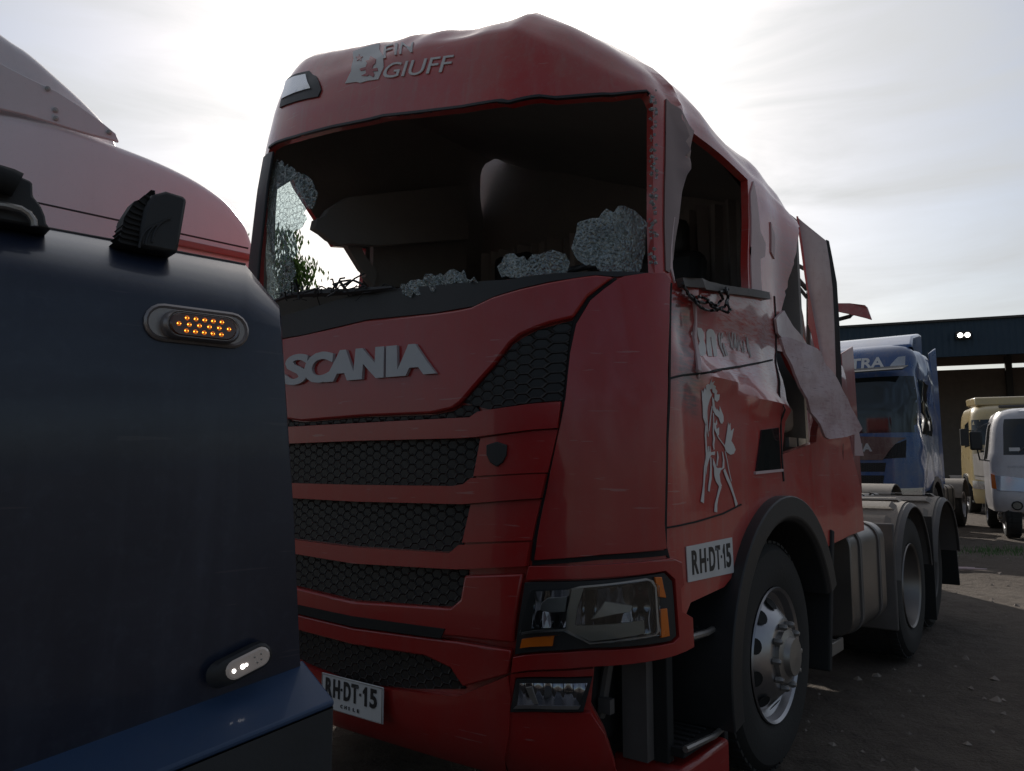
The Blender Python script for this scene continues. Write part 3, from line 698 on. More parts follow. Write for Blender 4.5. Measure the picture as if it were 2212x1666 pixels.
# torn bright edges along the door
def bright(name, pts, w, mat='primer', off=.006): return sh.panel(name, stroke(DL(pts), w), mat, truck, off=off, th=.012, step=.04, bevel=.002)
bright('torn_edge', [(1500, 652), (1502, 700), (1505, 760), (1508, 800), (1506, 818)], [.008, .014, .016, .012, .004])
bright('torn_edge', [(1455, 470), (1448, 540), (1448, 580), (1456, 612)], [.004, .012, .020, .004])
P = DL([(1619, 420), (1626, 392), (1634, 440), (1640, 500), (1652, 528), (1650, 555), (1640, 560), (1645, 650), (1622, 640)])
sh.panel('bare_strip', P, 'primer', truck, off=.006, th=.006, step=.04)
P = DL([(1663, 480), (1672, 510), (1671, 560), (1664, 545)]); sh.panel('bare_strip', P, 'primer', truck, off=.006, th=.006, step=.04)
P = DL([(1668, 690), (1686, 672), (1705, 705), (1750, 790), (1745, 800), (1690, 740), (1672, 720)]); sh.panel('folded_sheet', P, 'panelin', truck, off=.02, th=.012, step=.04)
# --- door: window sill rail, quarter glass, vent, decals
P = DL([(1437, 215), (1497, 285), (1481, 380), (1463, 480), (1452, 560), (1444, 590), (1436, 585), (1434, 400)])
sh.panel('quarter_glass', P, 'quarter', truck, off=.006, th=.006, step=.05)
sh.panel('window_sill', stroke(DL([(1462, 612), (1530, 621), (1590, 631), (1650, 641)]), .05), 'guard', truck, off=.03, th=.03, step=.05, bevel=.006)
P = DL([(1643, 929), (1679, 924), (1684, 1013), (1631, 1018)]); sh.panel('side_vent', P, 'glass', truck, off=.008, th=.01, step=.04, bevel=.004)
sh.panel('vent_lip', stroke(DL([(1628, 1022), (1688, 1016)]), .012), 'primer', truck, off=.010, th=.01)
P = DL([(1480, 1181), (1579, 1161), (1583, 1237), (1484, 1258)])
pd = sh.panel('door_plate_sticker', P, 'plate', truck, off=.005, th=.003, step=.04)
def inq(P, s_, t_):
    a, b, c, d = P[3], P[2], P[1], P[0]; return (a * (1 - s_) + b * s_) * (1 - t_) + (d * (1 - s_) + c * s_) * t_
mb = MB()
for ch, s0, s1 in (('R', .09, .22), ('H', .25, .38), ('D', .45, .58), ('T', .595, .70), ('1', .76, .82), ('5', .835, .945)):
    if ch == '1': sh.panel('x', [inq(P, s0 + (s1 - s0) * a, .18 + .68 * b) for a, b in ((.36, 0), (.80, 0), (.80, 1), (.50, 1), (.0, .74), (.10, .60), (.36, .72))], None, None, off=.0065, th=.002, mb=mb); continue
    sh.text('x', ch, [inq(P, s0, .18), inq(P, s1, .18), inq(P, s1, .86), inq(P, s0, .86)], None, None, off=.0065, th=.002, bold=.03, mb=mb)
for s0 in (.415, .725): sh.panel('x', [inq(P, s0 - .012, .48), inq(P, s0 + .012, .48), inq(P, s0 + .012, .56), inq(P, s0 - .012, .56)], None, None, off=.0065, th=.002, mb=mb)
mb.build('sticker_characters', 'ink', pd)
# name on the door, half scraped away
def bz(x, y): return ((1720 + .12658 * x) / 1.1573, (780 + .12658 * y) / 1.1573)
letters = [[(160, 305), (250, 325), (290, 400), (300, 480), (290, 560), (325, 640), (340, 760), (330, 850), (290, 875), (235, 870), (215, 600)],
           [(345, 400), (380, 345), (440, 335), (490, 370), (525, 450), (545, 600), (568, 870), (500, 885), (480, 760), (455, 640), (440, 490), (420, 500), (440, 640), (465, 885), (385, 880), (350, 520)]]
for L in letters: sh.panel('door_lettering', DL([bz(*p) for p in L]), 'whitevinyl', truck, off=.004, th=.003, step=.03)
worn = NT('worn_white_vinyl'); v = worn.coord((30, 30, 6), (0, .7, 0)); a_ = worn.ramp(worn.noise(1.6, 3, v), .44, .56)
M['worn'] = worn.pbr((.55, .52, .51), .55, alpha=a_)
worn_l = [[(580, 470), (610, 400), (680, 420), (700, 520), (650, 520), (640, 600), (720, 640), (780, 860), (700, 890), (600, 650)],
          [(740, 400), (800, 380), (830, 560), (860, 640), (850, 400), (920, 420), (960, 700), (880, 750), (790, 640)],
          [(960, 470), (1010, 420), (1060, 470), (1110, 640), (1120, 820), (1060, 800), (1020, 640), (1000, 640), (1010, 780), (960, 760)],
          [(1120, 440), (1170, 520), (1200, 700), (1260, 860), (1200, 940), (1150, 800)]]
for L in worn_l: sh.panel('worn_lettering', DL([bz(*p) for p in L]), 'worn', truck, off=.004, th=.001, step=.03)
# rearing horse decal
def oz(x, y): return (1469 + .2075 * x, 795 + .2075 * y)
mb = MB()
def hp(pts): sh.panel('x', DL([oz(*p) for p in pts]), None, None, off=.004, th=.002, step=.04, mb=mb)
def hs(pts, w): sh.panel('x', stroke(DL([oz(*p) for p in pts]), [q * .00078 for q in w] if isinstance(w, list) else w * .00078), None, None, off=.0045, th=.002, step=.04, mb=mb)
hp([(218, 225), (232, 262), (248, 205), (262, 235), (262, 180), (282, 165), (300, 172), (320, 118), (322, 155), (352, 138), (335, 170), (365, 190), (358, 212), (380, 240), (372, 275), (405, 275), (398, 330), (375, 355), (350, 330), (352, 270), (330, 250), (325, 215), (300, 225), (322, 280), (300, 330), (280, 400), (268, 500), (262, 600), (250, 570), (232, 520), (228, 400), (222, 330)])
hp([(325, 300), (345, 330), (352, 400), (372, 440), (378, 425), (402, 460), (405, 400), (425, 450), (443, 500), (445, 555), (430, 582), (412, 575), (395, 520), (360, 490), (335, 440)])
hs([(262, 600), (256, 700), (262, 800), (268, 880)], [14, 14, 12, 20])
hs([(268, 420), (270, 520), (275, 640), (286, 715)], [8, 8, 8, 3])
hs([(325, 400), (310, 500), (300, 600), (292, 660)], [7, 8, 8, 3])
hs([(338, 470), (340, 560), (336, 680), (345, 740), (338, 800), (345, 850)], [8, 7, 9, 16, 14, 8])
hp([(345, 570), (362, 580), (372, 540), (378, 585), (365, 600), (372, 640), (398, 620), (396, 700), (380, 705), (350, 640)])
hs([(375, 700), (400, 740), (430, 780), (455, 815)], [6, 6, 6, 8])
hp([(455, 820), (470, 740), (495, 570), (505, 600), (515, 575), (520, 660), (552, 630), (540, 690), (525, 760), (550, 800), (570, 850), (550, 895), (515, 905), (470, 870)])
hp([(262, 870), (285, 880), (282, 820), (292, 815), (295, 875), (302, 870), (304, 815), (312, 880), (355, 870), (352, 908), (318, 905), (300, 935), (285, 980), (272, 1030), (266, 1110), (258, 1010), (250, 1020), (248, 1000), (260, 940)])
hs([(250, 1010), (245, 1120), (238, 1220), (232, 1300), (222, 1400)], [14, 16, 12, 20, 30])
hs([(310, 930), (312, 1050), (308, 1150), (295, 1230), (290, 1285)], [10, 14, 20, 18, 16])
hp([(335, 940), (345, 965), (358, 1000), (370, 1035), (385, 1045), (405, 1040), (432, 1040), (440, 960), (430, 870), (438, 880), (452, 960), (452, 1040), (430, 1055), (415, 1065), (402, 1110), (412, 1190), (426, 1225), (405, 1260), (395, 1230), (365, 1180), (348, 1120), (345, 1040), (335, 1010)])
hs([(380, 870), (385, 930), (374, 1020)], [5, 14, 6])
hs([(412, 1230), (395, 1290), (380, 1350), (365, 1420), (362, 1500)], [22, 18, 16, 24, 30])
hs([(450, 1060), (480, 1140), (515, 1220), (555, 1340), (580, 1430)], [20, 24, 22, 16, 26])
hs([(460, 870), (480, 960), (500, 1070), (525, 1180)], [6, 6, 6, 5])
mb.build('horse_decal', 'whitevinyl', truck)
# loose wiring below the window
mb = MB(); rnd = random.Random(3)
def cab(px, py, yy=1.22): return lp(px, py, 1, yy)
for pts in ([(1478, 620), (1500, 650), (1520, 668), (1545, 672), (1565, 662), (1572, 640), (1560, 622)], [(1510, 640), (1530, 648), (1535, 662), (1556, 668), (1572, 676), (1580, 668)],
            [(1568, 622), (1574, 640), (1570, 655), (1580, 672)], [(1490, 640), (1512, 655), (1528, 652), (1548, 660), (1562, 645), (1555, 630), (1580, 625)], [(1475, 612), (1485, 635), (1498, 640), (1505, 655)]):
    q = []
    for i in range(len(pts) - 1):
        for k in range(4):
            a, b = pts[i], pts[i + 1]; q.append(cab(a[0] + (b[0] - a[0]) * k / 4 + rnd.uniform(-1.5, 1.5), a[1] + (b[1] - a[1]) * k / 4 + rnd.uniform(-1.5, 1.5), 1.215 + rnd.uniform(0, .03)))
    mb.tube(q, .006, 6)
mb.build('loose_wiring', 'black', truck)

# --- inside of the cab
mb = MB()
def under(x, y):
    h = sh.bvh.ray_cast(Vector((x, y, 2.2)), Vector((0, 0, 1)))[0]; return (h.z if h else crush(Vector((x, y, 3.79)), 3.8).z) - .005
bw = [(y, under(-2.25, y) + .04) for y in [-1.1 + .1 * k for k in range(23)]]
mb.prism([(-2.27, -1.34, .95), (-2.27, -1.34, 3.86), (-2.27, -1.12, 3.86)] + [(-2.27, y, z) for y, z in bw] + [(-2.27, 1.12, .95)], (.04, 0, 0)); mb.build('cab_back_wall', 'liner', truck)
mb = MB(); mb.box((-1.25, 0, 1.12), (1.95, 2.2, .05)); mb.build('cab_floor', 'liner', truck)
mb = MB(); P = [(-.30, z) for z in ()]
prof = [(-.24, 1.3), (-.24, 1.96), (-.32, 2.00), (-.48, 2.04), (-.62, 1.96), (-.66, 1.7), (-.55, 1.3)]
mb.prism([(x, -.98, z) for x, z in prof], (0, 1.96, 0)); mb.build('dashboard', 'liner', truck, bevel=.02)
mb = MB(); sc = Vector((-.72, .50, 2.17)); mb.v
ring = [sc + Matrix.Rotation(R(35), 3, 'Y') @ Vector((math.cos(a) * .23, math.sin(a) * .23, 0)) for a in [2 * math.pi * k / 32 for k in range(33)]]
mb.tube(ring, .016, 8, False); mb.tube([sc + Matrix.Rotation(R(35), 3, 'Y') @ Vector((0, -.22, 0)), sc, sc + Matrix.Rotation(R(35), 3, 'Y') @ Vector((0, .22, 0))], .02, 8); mb.tube([sc, Vector((-.50, .5, 1.80))], .03, 8)
mb.build('steering_wheel', 'black', truck)
for yy in (.52, -.55):
    mb = MB(); mb.box((-1.35, yy, 1.65), (.52, .52, .18)); sx = MB()
    st = mb.build('seat', 'black', truck, bevel=.05)
    sx.box((-1.66, yy, 2.1), (.16, .50, .85), Matrix.Rotation(R(-9), 3, 'Y')); sx.box((-1.74, yy, 2.62), (.12, .30, .22)); sx.build('backrest', 'black', st, bevel=.05)
for sg in (-1, 1):                                        # sleeper curtains in pleats, bunk behind
    mb = MB(); vs = []
    for k in range(41):
        y = sg * (.12 + .92 * k / 40); x = -1.95 + .035 * math.sin(k * 1.7) + .02 * math.sin(k * .6)
        for z in (1.75, 2.3, 2.85): vs.append((x + .02 * math.sin(z * 3 + k), y, z))
    mb.add(vs, [(k * 3 + q, k * 3 + q + 1, k * 3 + q + 4, k * 3 + q + 3) for k in range(40) for q in range(2)]); mb.build('sleeper_curtain', 'curtain', truck)
mb = MB(); mb.box((-2.08, 0, 1.62), (.36, 2.1, .16)); mb.build('bunk', 'curtain', truck, bevel=.04)
# hanging overhead locker and its broken strut, seen against the far window
mb = MB()
def inn(px, py, yy): return lp(px, py, 1, yy)
poly = [(668, 497), (672, 478), (690, 470), (700, 455), (740, 430), (1000, 400), (1000, 520), (806, 534), (742, 530), (720, 532), (700, 520), (686, 508)]
mb.prism([inn(a, b, -.92) for a, b in poly], (0, .05, 0)); mb.build('hanging_locker', 'liner', truck, bevel=.004)
mb = MB(); mb.prism([inn(a, b, -1.0) for a, b in [(735, 525), (765, 525), (780, 556), (786, 562), (806, 590), (798, 620), (780, 600), (782, 594), (772, 585)]], (0, .04, 0)); mb.build('broken_strut', 'liner', truck)
mb = MB(); mb.prism([inn(a, b, -1.05) for a, b in [(800, 525), (1000, 500), (1000, 620), (797, 622)]], (0, .03, 0)); mb.build('door_lining', 'liner', truck)

# --- windscreen remains
def bumpy(poly, name, mat, off, amp, seed, step=.035):
    P = jag(DL(poly), .012, .03, int(seed)); P = P + jag([P[-1], P[0]], .012, .03)[1:-1]; v, t = fill2d(P, step); mb = MB()
    t = [x if (v[x[1]] - v[x[0]]).cross(v[x[2]] - v[x[0]]) > 0 else tuple(reversed(x)) for x in t]
    def pos(p, l):
        n = noise.noise(Vector((p.x * 7, p.y * 7, seed))) * amp + noise.noise(Vector((p.x * 19, p.y * 19, seed + 5))) * amp * .4
        return sh.P(p, off + n - (.004 if l else 0))
    thick(v, t, pos, mb); return mb.build(name, mat, truck)
gl = [(558, 372), (575, 350), (600, 345), (640, 372), (665, 385), (680, 410), (672, 440), (668, 452), (655, 448), (648, 462), (660, 468), (652, 482), (640, 490), (628, 500), (636, 520), (640, 545), (630, 562), (636, 590), (630, 605), (632, 630), (615, 642), (598, 650), (575, 640), (548, 600), (549, 520), (552, 440)]
glass1 = bumpy([(max(p[0], 572), p[1]) for p in gl], 'windscreen_glass', 'crack', -.01, .012, 2.)
glass1['label'] = 'shattered strip of windscreen glass'
bumpy([(1235, 515), (1243, 480), (1290, 462), (1312, 446), (1335, 452), (1352, 434), (1378, 441), (1402, 462), (1408, 480), (1405, 560), (1395, 588), (1310, 590), (1290, 570), (1250, 560), (1232, 530)], 'windscreen_glass', 'shard', -.03, .020, 5.)
bumpy([(1068, 570), (1085, 550), (1110, 545), (1140, 560), (1165, 548), (1185, 535), (1215, 545), (1235, 560), (1225, 590), (1190, 600), (1140, 603), (1085, 600)], 'windscreen_glass', 'shard', -.01, .028, 7.)
bumpy([(865, 622), (900, 605), (960, 592), (1000, 582), (1010, 600), (1040, 608), (980, 615), (930, 640), (880, 640)], 'windscreen_glass', 'shard', .01, .025, 9.)
# crumbs of glass along the near pillar
mb = MB(); rnd = random.Random(5)
for k in range(90):
    px = 1408 + rnd.uniform(-9, 5); py = rnd.uniform(200, 580); p = sh.P(D(px, py), .01 + rnd.uniform(0, .01)); s_ = rnd.uniform(.004, .012)
    mb.box(p, (s_, s_, s_), Matrix.Rotation(rnd.uniform(0, 3), 3, (rnd.random(), rnd.random(), .3)))
tag(mb.build('glass_crumbs', 'shard', truck), kind='stuff')
sh.panel('pillar_trim', [Vector((uL - .20, 2.0)), Vector((uL + .012, 2.04)), Vector((uL + .012, WTOP[-1].y)), Vector((uL - .20, WTOP[-1].y + .03))], 'black', truck, off=.010, th=.014, step=.06, bevel=.004)
# wiper and debris on the scuttle
mb = MB(); rnd = random.Random(11)
mb.tube([sh.P(D(*p), .03) for p in [(600, 655), (640, 640), (690, 636), (760, 634), (800, 630), (860, 624)]], [.008, .012, .02, .016, .014, .006], 6)
for k in range(46):
    px = rnd.uniform(620, 820); py = 650 - (px - 620) * .09 + rnd.uniform(-16, 3)
    a = sh.P(D(px, py), rnd.uniform(.01, .05)); b = a + Vector((rnd.uniform(-.06, .06), rnd.uniform(-.12, .12), rnd.uniform(-.03, .05)))
    mb.tube([a, a.lerp(b, .5) + Vector((0, 0, rnd.uniform(0, .03))), b], rnd.uniform(.002, .006), 5)
mb.build('torn_wiper', 'black', truck)

# --- torn side deflector and hanging locker flap
pp = at(1765, 650, 4.55); pn = Vector((-.35, -1, 0)).normalized()
def dp(px, py): return TI @ on_plane(px, py, pp, pn)
pth = TR3 @ (pn * -.025)
mb = MB(); mb.prism([dp(*p) for p in [(1722, 468), (1733, 478), (1785, 520), (1792, 560), (1799, 620), (1803, 700), (1806, 800), (1806, 900), (1790, 900), (1775, 800), (1757, 700), (1742, 620), (1732, 540)]], pth); mb.build('side_deflector', 'panelin', truck, bevel=.004)
mb = MB(); mb.prism([dp(*p) for p in [(1784, 517), (1791, 520), (1798, 555), (1808, 610), (1813, 690), (1818, 800), (1822, 930), (1822, 1080), (1807, 1080), (1806, 800), (1803, 700), (1798, 620), (1791, 560)]], pth * 3 - pth); mb.build('deflector_seal', 'black', truck, bevel=.004)
mb = MB(); mb.prism([dp(*p) + pth * 3 for p in [(1684, 690), (1700, 640), (1712, 612), (1728, 660), (1745, 745), (1775, 800), (1700, 722)]], pth * .8); mb.build('inner_side_sheet', 'red', truck)
mb = MB(); mb.prism([dp(*p) + pth * 2.4 for p in [(1712, 596), (1722, 612), (1736, 680), (1744, 742), (1727, 690), (1706, 640)]], pth * .3); mb.build('side_glass_strip', 'quarter', truck)
mb = MB(); mb.prism([dp(*p) + pth * .4 for p in [(1720, 470), (1724, 470), (1735, 540), (1745, 620), (1760, 700), (1778, 800), (1772, 800), (1752, 720), (1745, 700), (1745, 640), (1738, 600)]], -pth * 1.4); mb.build('deflector_frame', 'red', truck)
mb = MB()
for a, b, w in (((1716, 590), (1744, 622), .016), ((1714, 602), (1744, 640), .012), ((1718, 566), (1744, 580), .014), ((1747, 560), (1747, 800), .014)):
    mb.tube([dp(*a) + pth * 2, dp(*b) + pth * 2], w * .9, 6)
mb.build('roof_bracket', 'black', truck)
FY = 1.30
mb = MB(); fpts = [(1684, 731), (1700, 727), (1750, 745), (1774, 761), (1815, 829), (1840, 878), (1862, 926), (1856, 936), (1824, 944), (1790, 949), (1782, 944), (1762, 904), (1730, 835), (1690, 750)]
v, t_ = fill2d([Vector((p[0], -p[1])) for p in fpts], 14)
t_ = [x if (v[x[1]] - v[x[0]]).cross(v[x[2]] - v[x[0]]) > 0 else tuple(reversed(x)) for x in t_]
def fpos(p, l):
    q = lp(p[0], -p[1], 1, FY + (p[0] - 1690) / 175 * .10); return q + Vector((0, noise.noise(Vector((p[0] * .03, p[1] * .03, 2))) * .02 + (-.012 if l else 0), 0))
thick(v, t_, fpos, mb)
M['flap'] = paint('scraped_flap_paint', (.62, .48, .50), dust=(.30, .13, .13), dustamt=.75, rough=.5, coat=.1, scrape=[((None, None, None), (None, None, 9), (.58, .48, .50), (0, .35, 0), .45)])
mb.build('locker_flap', 'flap', truck, bevel=.002)
# locker behind the opening
mb = MB(); mb.box((-2.05, .93, 1.55), (.75, .03, .9)); mb.box((-2.05, 1.05, 1.12), (.7, .3, .03)); mb.build('side_locker', 'blackmat', truck)
mb = MB(); mb.box((-1.93, 1.13, 1.475), (.12, .02, .05)); mb.box((-2.08, 1.13, 1.475), (.12, .02, .05)); mb.build('locker_clip', 'steel', truck)

# --- wheel arch, steps, chassis
def guard(name, cx, ri, ro, y0, y1, a0, a1, mat, parent, zc=.5, n=28):
    mb = MB(); prof = [(ri, y0), (ro, y0), (ro, y1), (ri + .02, y1), (ri, y1 - .02), (ri, y0)]
    mb.lathe(prof, (cx, 0, zc), n, a0=a0, a1=a1)
    return mb.build(name, mat, parent, bevel=.006)
guard('wheel_arch', -1.42, .60, .715, .88, 1.285, R(-12), R(160), 'black', truck)
mb = MB(); mb.box((-2.12, 1.05, .66), (.05, .40, .72), Matrix.Rotation(R(-12), 3, 'Y')); mb.build('mudflap', 'blackmat', truck, bevel=.01)
mb = MB()
for z, x0, x1, yo in ((.70, -.48, -.86, 1.17), (.33, -.46, -.84, 1.20)):
    mb.box(((x0 + x1) / 2, yo - .14, z), (abs(x1 - x0), .28, .035)); 
    for k in range(7): mb.box((x0 - .03 - k * .05, yo - .14, z + .022), (.012, .24, .012))
mb.box((-.46, 1.0, .6), (.05, .3, .62)); mb.box((-.68, .9, .52), (.5, .04, .8)); mb.box((-.88, 1.02, .5), (.04, .32, .72))
stp = mb.build('entry_steps', 'blackmat', truck, bevel=.004)
mb = MB(); mb.tube([(-.47, 1.19, .72), (-.68, 1.20, .715), (-.86, 1.185, .72)], .013, 8); mb.build('step_edge', 'steel', stp); mb = MB(); mb.tube([(-.45, 1.21, .35), (-.66, 1.225, .345), (-.85, 1.21, .35)], .012, 8); mb.build('step_edge', 'steel', stp)
mb = MB(); mb.box((-.66, 1.02, .20), (.42, .36, .16)); mb.build('lower_sill', 'red_front', truck, bevel=.02)
wheel(truck, -1.42, 1.19, dish='front'); wheel(truck, -1.42, -1.19, sg=-1, dish='front')
for ax, wy in ((-4.12, 1.22), (-5.42, 1.12)):
    wheel(truck, ax, wy, dish='rear', w=.55, rim_mat='alu' if ax > -5 else 'guard'); wheel(truck, ax, -wy, sg=-1, dish='rear', w=.55, rim_mat='alu' if ax > -5 else 'guard')
mb = MB()
for yy in (.42, -.42): mb.box((-3.4, yy, .85), (5.6, .09, .27))
for x in (-2.2, -3.1, -4.7, -6.1): mb.box((x, 0, .85), (.1, .8, .2))
for ax in (-1.42, -4.12, -5.48): mb.tube([(ax, -1.0, .5), (ax, 1.0, .5)], .09, 12)
mb.box((-.7, 0, .75), (1.0, .9, .6)); mb.build('chassis', 'blackmat', truck, bevel=.01)
mb = MB(); mb.box((-.5, 0, .7), (.5, 1.9, .7)); mb.build('front_crossmember', 'blackmat', truck, bevel=.02)
mb = MB(); mb.box((-.40, 1.05, .55), (.05, .1, .5)); mb.tube([(-.30, .95, .45), (-.32, 1.0, .75)], .02); mb.box((-.28, .99, .50), (.03, .05, .05)); mb.build('lamp_bracket', 'guard', truck)
# tank
def rbox(c, d, r, n=5):
    """box with rounded edges along x"""
    mb = MB(); pts = []
    for qx, qz, a0 in ((1, 1, 0), (-1, 1, 90), (-1, -1, 180), (1, -1, 270)):
        for k in range(n + 1):
            a = R(a0 + 90 * k / n); pts.append((qx * (d[1] / 2 - r) + r * math.cos(a), qz * (d[2] / 2 - r) + r * math.sin(a)))
    mb.prism([(c[0] - d[0] / 2, c[1] + y, c[2] + z) for y, z in pts], (d[0], 0, 0)); return mb
TX0, TX1 = -2.62, -3.42
tk = rbox(((TX0 + TX1) / 2, .93, .68), (abs(TX1 - TX0), .58, .62), .11).build('fuel_tank', 'alu', truck, bevel=.008)
for x in (TX0 - .18, TX1 + .18): rbox((x, .93, .68), (.045, .60, .64), .12).build('tank_strap', 'guard', tk)
mb = MB(); mb.box((-3.2, 0, 1.01), (1.9, 1.0, .04)); mb.box((-2.75, 0, 1.25), (.5, 1.1, .5)); mb.build('sun_block_deck', 'guard', truck, bevel=.01)  # unseen deck, added to stop sunlight passing between the frame rails
mb = MB(); mb.lathe([(.05, 0), (.05, .05), (.065, .05), (.065, .08), (.001, .085)], (TX0 - .32, .95, .98), 20, axis='z'); mb.build('filler_cap', 'black', tk)
mb = MB(); mb.box((-2.40, 1.03, .34), (.42, .22, .03)); mb.box((-2.40, 1.15, .34), (.42, .02, .07)); mb.box((-2.38, .8, .6), (.3, .1, .5))
for k in range(8): mb.box((-2.22 - k * .05, 1.03, .36), (.014, .2, .012))
mb.build('catwalk_step', 'steel', truck, bevel=.004)
mb = MB(); mb.box((-2.35, .80, .75), (.34, .4, .55)); mb.build('air_tank_cover', 'guard', truck, bevel=.02)
# rear mudguards with raised ribs
for ax in (-4.12, -5.42):
    for sg in (1, -1):
        ya, yb = (.62, 1.275) if sg > 0 else (-1.275, -.62)
        mb = MB(); ri, ro = .555, .575
        mb.lathe([(ri, ya), (ro, ya), (ro + .002, (ya + yb) / 2), (ro - .004, yb - .03), (ro - .03, yb), (ri - .02, yb - .005), (ri, yb - .03), (ri, ya)], (ax, 0, .52), 30, a0=R(8), a1=R(172))
        g = mb.build('rear_mudguard', 'guard', truck, bevel=.003)
        mb = MB()
        for k in range(5):
            a = R(50 + k * 20); mb.lathe([(ro - .01, ya + .03), (ro + .028, ya + .05), (ro + .030, yb - .12), (ro - .01, yb - .07)], (ax, 0, .52), 3, a0=a - R(4.5), a1=a + R(4.5))
        mb.lathe([(ro + .003, ya + .01), (ro + .004, yb - .05)], (ax, 0, .52), 20, a0=R(38), a1=R(142))
        mb.build('guard_rib', 'guardtop', g)
mb = MB(); mb.box((-3.56, 1.0, .62), (.03, .5, .7)); mb.build('guard_apron', 'guard', truck, bevel=.01)
for sg in (1, -1):
    mb = MB(); mb.box((-4.80, sg * .95, .56), (.025, .62, .80)); mb.build('rear_mudflap', 'blackmat', truck)
mb = MB(); mb.box((-6.25, .95, .52), (.03, .5, .55), Matrix.Rotation(R(12), 3, 'Y')); mb.build('rear_mudflap', 'blackmat', truck)
mb = MB(); mb.box((-4.7, 0, 1.06), (.7, .8, .09)); mb.lathe([(.45, 0), (.45, .05), (.1, .05)], (-4.75, 0, 1.10), 24, axis='z'); mb.build('fifth_wheel', 'guard', truck, bevel=.01)
mb = MB(); mb.tube([(-6.2, 1.1, .8), (-6.2, -1.1, .8)], .05, 8); mb.box((-6.25, 1.0, .68), (.05, .3, .12)); mb.build('rear_lamp_bar', 'black', truck)
# ================================================================== GROUND
def sheet(name, x0, x1, y0, y1, z, mat, nx=1, ny=1, hf=None):
    mb = MB(); vs = []
    for j in range(ny + 1):
        for i in range(nx + 1):
            x = x0 + (x1 - x0) * i / nx; y = y0 + (y1 - y0) * j / ny; vs.append((x, y, z + (hf(x, y) if hf else 0)))
    mb.add(vs, [(j * (nx + 1) + i, j * (nx + 1) + i + 1, (j + 1) * (nx + 1) + i + 1, (j + 1) * (nx + 1) + i) for j in range(ny) for i in range(nx)])
    return mb.build(name, mat, angle=180)
t = NT('dirt_yard'); v = t.coord(); n1 = t.noise(.35, 6, v, .6); n2 = t.noise(6, 8, v, .7); n3 = t.noise(45, 4, v, .6)
tracks = t.noise(1.6, 5, t.coord((2.6, .25, 1), (0, 0, R(24))), .6, .5)
c = t.mix(t.ramp(n1, .35, .7), (.15, .122, .10), (.22, .185, .155)); c = t.mix(t.math('MULTIPLY', t.ramp(n2, .45, .7), .6), c, (.085, .07, .06)); c = t.mix(t.math('MULTIPLY', t.ramp(n3, .6, .7), .4), c, (.32, .28, .24)); c = t.mix(t.math('MULTIPLY', t.ramp(tracks, .45, .68), .28), c, (.10, .078, .06)); c = t.mix(t.math('MULTIPLY', t.ramp(t.noise(.9, 4, v, .6, 1.), .62, .68), .5), c, (.05, .042, .036))
M['dirt'] = t.pbr(c, .92, normal=t.bump(t.math('ADD', t.math('ADD', n3, t.math('MULTIPLY', n2, 2.2)), t.math('MULTIPLY', tracks, 1.2)), 1., .05), spec=.2)
def gh(x, y): return (noise.noise(Vector((x * .5, y * .5, 0))) * .03 + noise.noise(Vector((x * 2.5, y * 2.5, 4))) * .012) if (0 < y < 40 and -12 < x < 30) else 0
g = sheet('ground', -12, 30, 0, 40, -.02, 'dirt', 240, 230, gh); tag(g, kind='structure')
g2 = sheet('ground', -400, 400, -300, 900, -.06, 'dirt'); tag(g2, kind='structure')
rnd = random.Random(21); mb = MB()
for k in range(420):
    Y = rnd.uniform(2.5, 16); X = rnd.uniform(.15, .75) * Y + rnd.uniform(-.6, .6); s_ = rnd.choice([.008, .012, .016, .025]) * rnd.uniform(.7, 1.6); z = gh(X, Y) - .02
    m = Matrix.Rotation(rnd.uniform(0, 6), 3, 'Z') @ Matrix.Rotation(rnd.uniform(-.5, .5), 3, 'X')
    c8 = [(-1, 0, 0), (0, -1, 0), (1, 0, 0), (0, 1, 0), (.1, .1, .8), (0, 0, -.5)]
    mb.add([Vector((X, Y, z)) + m @ Vector((a * s_ * rnd.uniform(.7, 1.2), b * s_ * rnd.uniform(.7, 1.2), c * s_)) for a, b, c in c8], [(0, 1, 4), (1, 2, 4), (2, 3, 4), (3, 0, 4), (1, 0, 5), (2, 1, 5), (3, 2, 5), (0, 3, 5)])
M['stone'] = plain('grey_stone', (.24, .20, .17), .9)
st = mb.build('gravel', 'stone', smooth=False); tag(st, 'loose gravel scattered over the dirt of the yard', 'gravel', kind='stuff')
mb = MB()
for k in range(520):
    a = rnd.gauss(0, 1); b = rnd.gauss(0, 1); X = 8.1 + a * .55 + b * .1; Y = 13.0 + b * .35; h = rnd.uniform(.03, .11); w = .006; d = Vector((rnd.uniform(-.05, .05), rnd.uniform(-.05, .05), h)); p = Vector((X, Y, gh(X, Y) - .02)); s2 = Vector((w, 0, 0)) if k % 2 else Vector((0, w, 0))
    mb.add([p - s2, p + s2, p + d], [(0, 1, 2)])
M['weed'] = plain('weed_green', (.06, .14, .03), .7)
wd = mb.build('weeds', 'weed', smooth=False); tag(wd, 'low patch of green weeds growing in the dirt', 'weeds', kind='stuff')
# stick lying by the rear wheel
mb = MB(); p = at(2020, 1216, 10.5); p.z = .03
mb.tube([p, p + Vector((.35, -.02, 0)), p + Vector((.62, -.1, .0))], [.02, .018, .008], 6); mb.tube([p + Vector((.1, .05, .01)), p + Vector((.55, .06, .0))], [.015, .008], 6)
tag(mb.build('dry_stick', 'primer'), 'pale dry sticks lying on the sunlit dirt behind the rear mudflap', 'stick')

